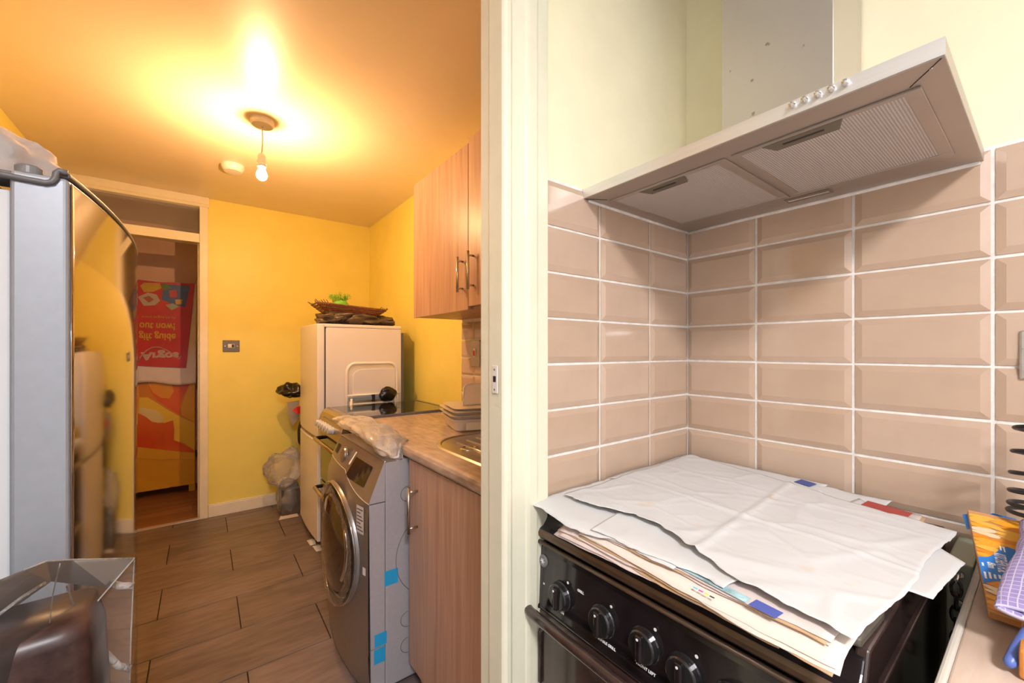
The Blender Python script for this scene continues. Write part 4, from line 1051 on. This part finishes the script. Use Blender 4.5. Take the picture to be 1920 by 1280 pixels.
# front skin: mirror; core: painted grey sides
MB().prism([(x - .0012, y) for x, y in dpts] + [(-.250, gy1), (-.250, gy0)], 2, .05, gzt - .004).build('door_core', m_fridgeside, tf, bevel=.006, seg=3)
MB().grid(lambda u, v: (door_x(gy0 + .008 + (gy1 - gy0 - .012) * u), gy0 + .008 + (gy1 - gy0 - .012) * u, .055 + (gzt - .010 - .055) * v), 60, 4).build('door_skin', m_fridgedoor, tf, smooth=True, solid=.001)
# dark trim along the top of the door, dipping at the hinge
top = MB().prism([(x + .001, y) for x, y in dpts] + [(-.205, gy1), (-.205, gy0 + .01)], 2, gzt - .003, gzt + .006).build('door_top_trim', m_grey, tf, bevel=.003)
hgp = [(-0.1840, gy0 - .004, gzt + .004), (-0.1930, gy0 - .004, gzt + .006), (-0.1970, gy0 - .004, gzt + .001), (-0.1980, gy0 - .004, gzt - .008), (-0.2020, gy0 - .004, gzt - .0155), (-0.2090, gy0 - .004, gzt - .0185), (-.23, gy0 - .004, gzt - .018), (-.262, gy0 - .004, gzt - .0165), (-.33, gy0 - .004, gzt - .014)]
MB().tube(hgp, .0048, 10).build('hinge_trim', m_grey, tf, smooth=True)
MB().box(-.335, gy0 + .002, gzt - .020, -.200, gy0 + .06, gzt - .006).build('hinge_plate', m_grey, tf, bevel=.003)
MB().lathe([(.016, 0), (.0165, .002), (.0165, .013), (.014, .016), (.0, .016)], (-.232, gy0 + .018, gzt - .006), n=28).build('hinge_cap', M('hinge_cap_grey', (.20, .20, .20), .35), tf)
for i in range(4): MB().lathe([(.02, 0), (.02, .05)], ((-.68, 1.05, 0), (-.68, 1.6, 0), (-.30, 1.05, 0), (-.30, 1.6, 0))[i], n=12).build('foot', m_black_dull, tf)
# plastic on top of it
def topbag(u, v):
    th = 2 * math.pi * u; ph = math.pi * .5 * (1 - v)
    d = Vector((math.cos(th) * math.sin(ph), math.sin(th) * math.sin(ph), math.cos(ph)))
    q = noise.voronoi(d * 3.2)[0]
    s = 1 + .18 * nz(d, 2.4, 12) + .22 * (min(q[1] - q[0], .5) - .2)
    return (-.365 + .165 * d.x * s, 1.215 + .165 * d.y * s, gzt + .008 + .118 * max(0, d.z * s))
MB().grid(topbag, 48, 18, closed_u=True).build('plastic_sack', MFILM('milky_sack', (.86, .83, .84), .50, .15, bump=.4, scale=14), None, smooth=True, label='milky plastic sack slumped on top of the tall silver fridge', category='bag')

# ================================================================== FILM-WRAPPED PACK, BOTTOM LEFT
pk = thing('wrapped_pack', 'dark reddish pack wrapped in clear film in the bottom left corner', 'package', (-.24, .90, 0))
m_pack = M('reddish_pack', (.045, .016, .011), .35, var=.6, scale=16, rgb2=(.10, .050, .042))
def packf(u, v):
    th = 2 * math.pi * u
    x = -.225 + .105 * math.copysign(abs(math.cos(th)) ** .28, math.cos(th)) ; y = .880 + .070 * math.copysign(abs(math.sin(th)) ** .28, math.sin(th))
    z = .0 + .872 * v
    k = 1 - .10 * max(0, v - .95) / .05
    return (-.225 + (x + .225) * k + .008 * nz((x, y, z), 9, 2), .880 + (y - .880) * k + .008 * nz((x, y, z), 9, 6), z)
pm_ = MB().grid(packf, 40, 40, closed_u=True)
pm_.f.append(tuple(40 * 40 + i for i in range(40)))
pm_.build('contents', m_pack, pk, smooth=True)
def film(name, pts, mat, faces): return MB().add(pts, faces).build(name, mat, pk)
def fp_(u, v, y): return at_y(u, v, y)
m_filmc = MFILM('cellophane', (.55, .52, .50), .03, .06, bump=.15, scale=9)
front = [fp_(-60,1110,.76), fp_(45,1068,.80), fp_(88,1052,.84), fp_(135,1049,.88), fp_(252,1046,.93), fp_(150,1165,.90), fp_(60,1280,.84), fp_(-60,1420,.78), fp_(20,1420,.80)]
film('film_front', front, m_filmc, [(0,1,6,7),(1,2,5,6),(2,3,5),(3,4,5),(7,6,8)])
right = [fp_(252,1046,.935), fp_(252,1052,.945), fp_(246,1180,.945), fp_(243,1290,.94), fp_(240,1420,.93), fp_(20,1420,.86), fp_(60,1280,.88), fp_(150,1165,.91)]
film('film_side', right, m_filmc, [(0,1,2,7),(7,2,3,6),(6,3,4,5)])
top_ = [fp_(-60,1110,.77), fp_(45,1068,.81), fp_(88,1052,.85), fp_(135,1049,.89), fp_(252,1046,.936), fp_(205,1102,.95), fp_(96,1090,.96), fp_(-60,1200,.95)]
film('film_top', top_, m_filmc, [(0,1,6,7),(1,2,6),(2,3,6),(3,4,5,6)])
m_fold_glint = MFILM('film_fold_glint', (.86, .84, .82), .30, .1, bump=.8, scale=40)
def fold_glint_tube(pts, r, name='film_fold_glint'): MB().tube(pts, r, 8).build(name, m_fold_glint, pk, smooth=True)
fold_glint_tube([fp_(45,1068,.80), fp_(88,1052,.84), fp_(135,1049,.88), fp_(252,1046,.932)], .0012)
fold_glint_tube([fp_(252,1046,.930), fp_(150,1165,.90), fp_(60,1280,.84)], .0012)
fold_glint_tube([fp_(252,1050,.945), fp_(246,1180,.945), fp_(243,1290,.94)], .0010)
fold_glint_tube([fp_(-20,1165,.84), fp_(40,1120,.86), fp_(85,1092,.88)], .0022)  # thicker line shaped as a fold, stands in for a highlight on the film
fold_glint_tube([fp_(112,1056,.86), fp_(98,1120,.86), fp_(90,1200,.85), fp_(84,1290,.84)], .0008)
fold_glint_tube([fp_(125,1098,.89), fp_(140,1140,.89), fp_(148,1165,.90)], .0012)
fold_glint_tube([fp_(205,1092,.945), fp_(225,1098,.94), fp_(250,1098,.94)], .0055)
fold_glint_tube([fp_(168,1200,.93), fp_(195,1222,.93), fp_(222,1248,.935), fp_(243,1252,.938)], .0050)

# ================================================================== HALL: PRINTED CABINET AND HUNG CARRIER BAG
PY_ = 4.65
pc = thing('printed_cabinet', 'tall cabinet with a yellow and orange fruit print in the hall beyond the doorway', 'cabinet', (-.42, 4.76, 0))
pxr = -.053; pxl = -.78
MB().box(pxl, PY_, .06, pxr, HY - .005, 1.84).build('body', M('printed_yellow', (.78, .40, .02), .4), pc, bevel=.004)
MB().box(pxr - .045, PY_ + .002, 0, pxr, HY - .02, .06).box(pxl, PY_ + .002, 0, pxl + .045, HY - .02, .06).build('plinth', M('cabinet_foot', (.60, .36, .03), .5), pc, bevel=.003)
def zpix(x, y): return (240 + x / 5.12, 690 + y / 5.12)
def printed(name, pts, rgb, lay, rgb2=None):
    P = []
    for x, y in pts:
        u, v = zpix(x, y); q = at_y(u, v, PY_ - lay); P.append((min(max(q[0], pxl), pxr - .001), PY_ - lay, max(q[2], .062)))
    MB().add(P, [tuple(range(len(P)))]).build(name, M(name + '_ink%d' % len(bpy.data.materials), rgb, .35, rgb2=rgb2, scale=3.0, detail=1.0) if rgb2 else M(name + '_ink%d' % len(bpy.data.materials), rgb, .35), pc)
printed('printed_fruit', [(90,90),(650,90),(650,520),(500,470),(390,420),(260,330),(190,280),(110,280)], (.70,.24,.01), .001)
printed('printed_fruit', [(185,90),(190,150),(220,230),(280,310),(370,370),(430,410),(500,450),(505,370),(530,270),(590,150),(600,90)], (.72,.035,.005), .002, (.80,.16,.01))
printed('printed_fruit', [(185,90),(195,160),(240,235),(320,285),(400,290),(440,220),(420,150),(410,90)], (.85,.33,.02), .003)
printed('printed_fruit', [(650,150),(600,150),(545,260),(505,370),(515,450),(640,520)], (.80,.36,.02), .003)
printed('printed_fruit', [(110,280),(190,280),(290,340),(400,410),(510,470),(650,530),(650,790),(540,720),(440,690),(445,600),(435,500),(350,525),(230,515),(170,470),(100,430)], (.88,.56,.04), .004)
printed('printed_fruit', [(110,370),(190,390),(260,400),(330,450),(345,515),(290,525),(220,500),(170,465),(110,425)], (.80,.62,.26), .005)
printed('printed_fruit', [(90,430),(170,465),(230,515),(290,528),(350,525),(432,500),(445,600),(440,690),(540,730),(630,785),(640,812),(480,800),(300,780),(90,755)], (.72,.085,.008), .005, (.74,.16,.01))
printed('printed_fruit', [(90,755),(300,780),(480,800),(640,812),(640,870),(480,870),(300,880),(90,860)], (.84,.46,.03), .005)
printed('printed_fruit', [(90,1050),(250,1090),(400,1120),(480,1150),(560,1140),(640,1080),(640,1150),(400,1170),(110,1215)], (.80,.44,.03), .005)
printed('printed_fruit', [(385,1175),(415,1135),(470,1145),(540,1140),(510,1160)], (.28,.12,.06), .006)
MB().box(pxr, PY_ + .01, .30, pxr + .012, PY_ + .03, .36).build('hinge', m_black_dull, pc, bevel=.002)
MB().box(pxr, PY_ + .01, .96, pxr + .010, PY_ + .03, 1.0).build('hinge', m_black_dull, pc, bevel=.002)
# carrier bag hung upside down, print seen flipped
BY_ = 4.612
bg = thing('carrier_bag', 'red and white plastic carrier bag hung upside down on the printed hall cabinet', 'bag', (-.25, BY_, .98))
bx0, bx1, bz0, bz1 = -.44, -.036, .985, 1.852
def bagf(u, v):
    x = bx0 + (bx1 - bx0) * u - .012 * (1 - v) * (u - .2); z = bz0 + (bz1 - bz0) * v - .03 * u * (1 - v) + .010 * math.sin(u * 7) * (1 - v) + .006 * math.sin(u * 9) * v
    return (x, BY_ + .006 * nz((x * 6, z * 4, 0), 1.2, 3) + .004, z)
MB().grid(bagf, 30, 40).build('bag_sheet', M('white_carrier_plastic', (.82, .70, .64), .4, var=.05, bump=.2, scale=9), bg, smooth=True, solid=.010)
def b3(x, y, lay):   # pixel in the 725x1280 zoom of (230,430)-(400,730)
    return at_y(230 + x / 4.265, 430 + y / 4.265, BY_ - .0105 - lay)
def bprint(pts, rgb, lay, name='printed_shape'): MB().add([b3(x, y, lay) for x, y in pts], [tuple(range(len(pts)))]).build(name, M(name + str(len(bpy.data.materials)), rgb, .4, var=.08, scale=12), bg)
bprint([(20,395),(118,400),(300,420),(578,432),(545,760),(508,1108),(300,1098),(20,1085)], (.56,.018,.014), 0)
bprint([(140,450),(170,425),(300,430),(310,470),(240,500),(170,500)], (.62,.36,.02), .001)
bprint([(330,440),(540,450),(500,620),(400,600),(310,560)], (.06,.12,.34), .001)
bprint([(300,440),(350,430),(390,470),(330,490)], (.10,.20,.06), .002)
bprint([(120,540),(200,505),(270,520),(300,570),(260,605),(170,610)], (.55,.45,.36), .002)
bprint([(160,545),(210,530),(250,560),(210,585)], (.40,.10,.05), .003)
bprint([(370,490),(430,480),(440,540),(380,545)], (.50,.05,.05), .003)
bprint([(420,560),(480,560),(470,600),(425,600)], (.60,.35,.06), .003)
bprint([(345,605),(400,590),(450,620),(390,645)], (.35,.42,.30), .002)
m_btxt = M('yellow_print', (.66, .40, .03), .5)
m_bwht = M('pale_print', (.62, .42, .38), .5)
def bt(t_, x, y, h, w, mat, bold=0):     # vertically flipped lettering, as the bag hangs
    o = Vector(b3(x, y, .0016)); a = Vector(b3(x + w, y + .06 * w * 0, .0016)); up = Vector(b3(x, y + h, .0016)) - o
    size = up.length * 1.35
    cu_w = {'out now!': 4.25, 'gift guide': 4.45, 'Argos': 2.75, 'www.argos.co.uk': 8.0}[t_] * size * .95
    text('printed_lettering', t_, size, o, (1, 0, 0), (0, 0, -1), mat, bg, bold=bold, sx=(a - o).length / cu_w, extrude=.0003)
bt('www.argos.co.uk', 150, 690, 20, 300, m_btxt)
bt('out now!', 132, 745, 60, 315, m_btxt, .002)
bt('gift guide', 130, 830, 60, 340, m_btxt, .002)
bt('Argos', 150, 985, 62, 320, m_bwht, .004)
sw_ = [b3(125 + 345 * t / 16, 1055 - 115 * math.sin(math.pi * (t / 16) ** .8) if t < 16 else 1010, .002) for t in range(17)]
MB().tube(sw_, .005, 6).build('printed_arc', m_bwht, bg, smooth=True)
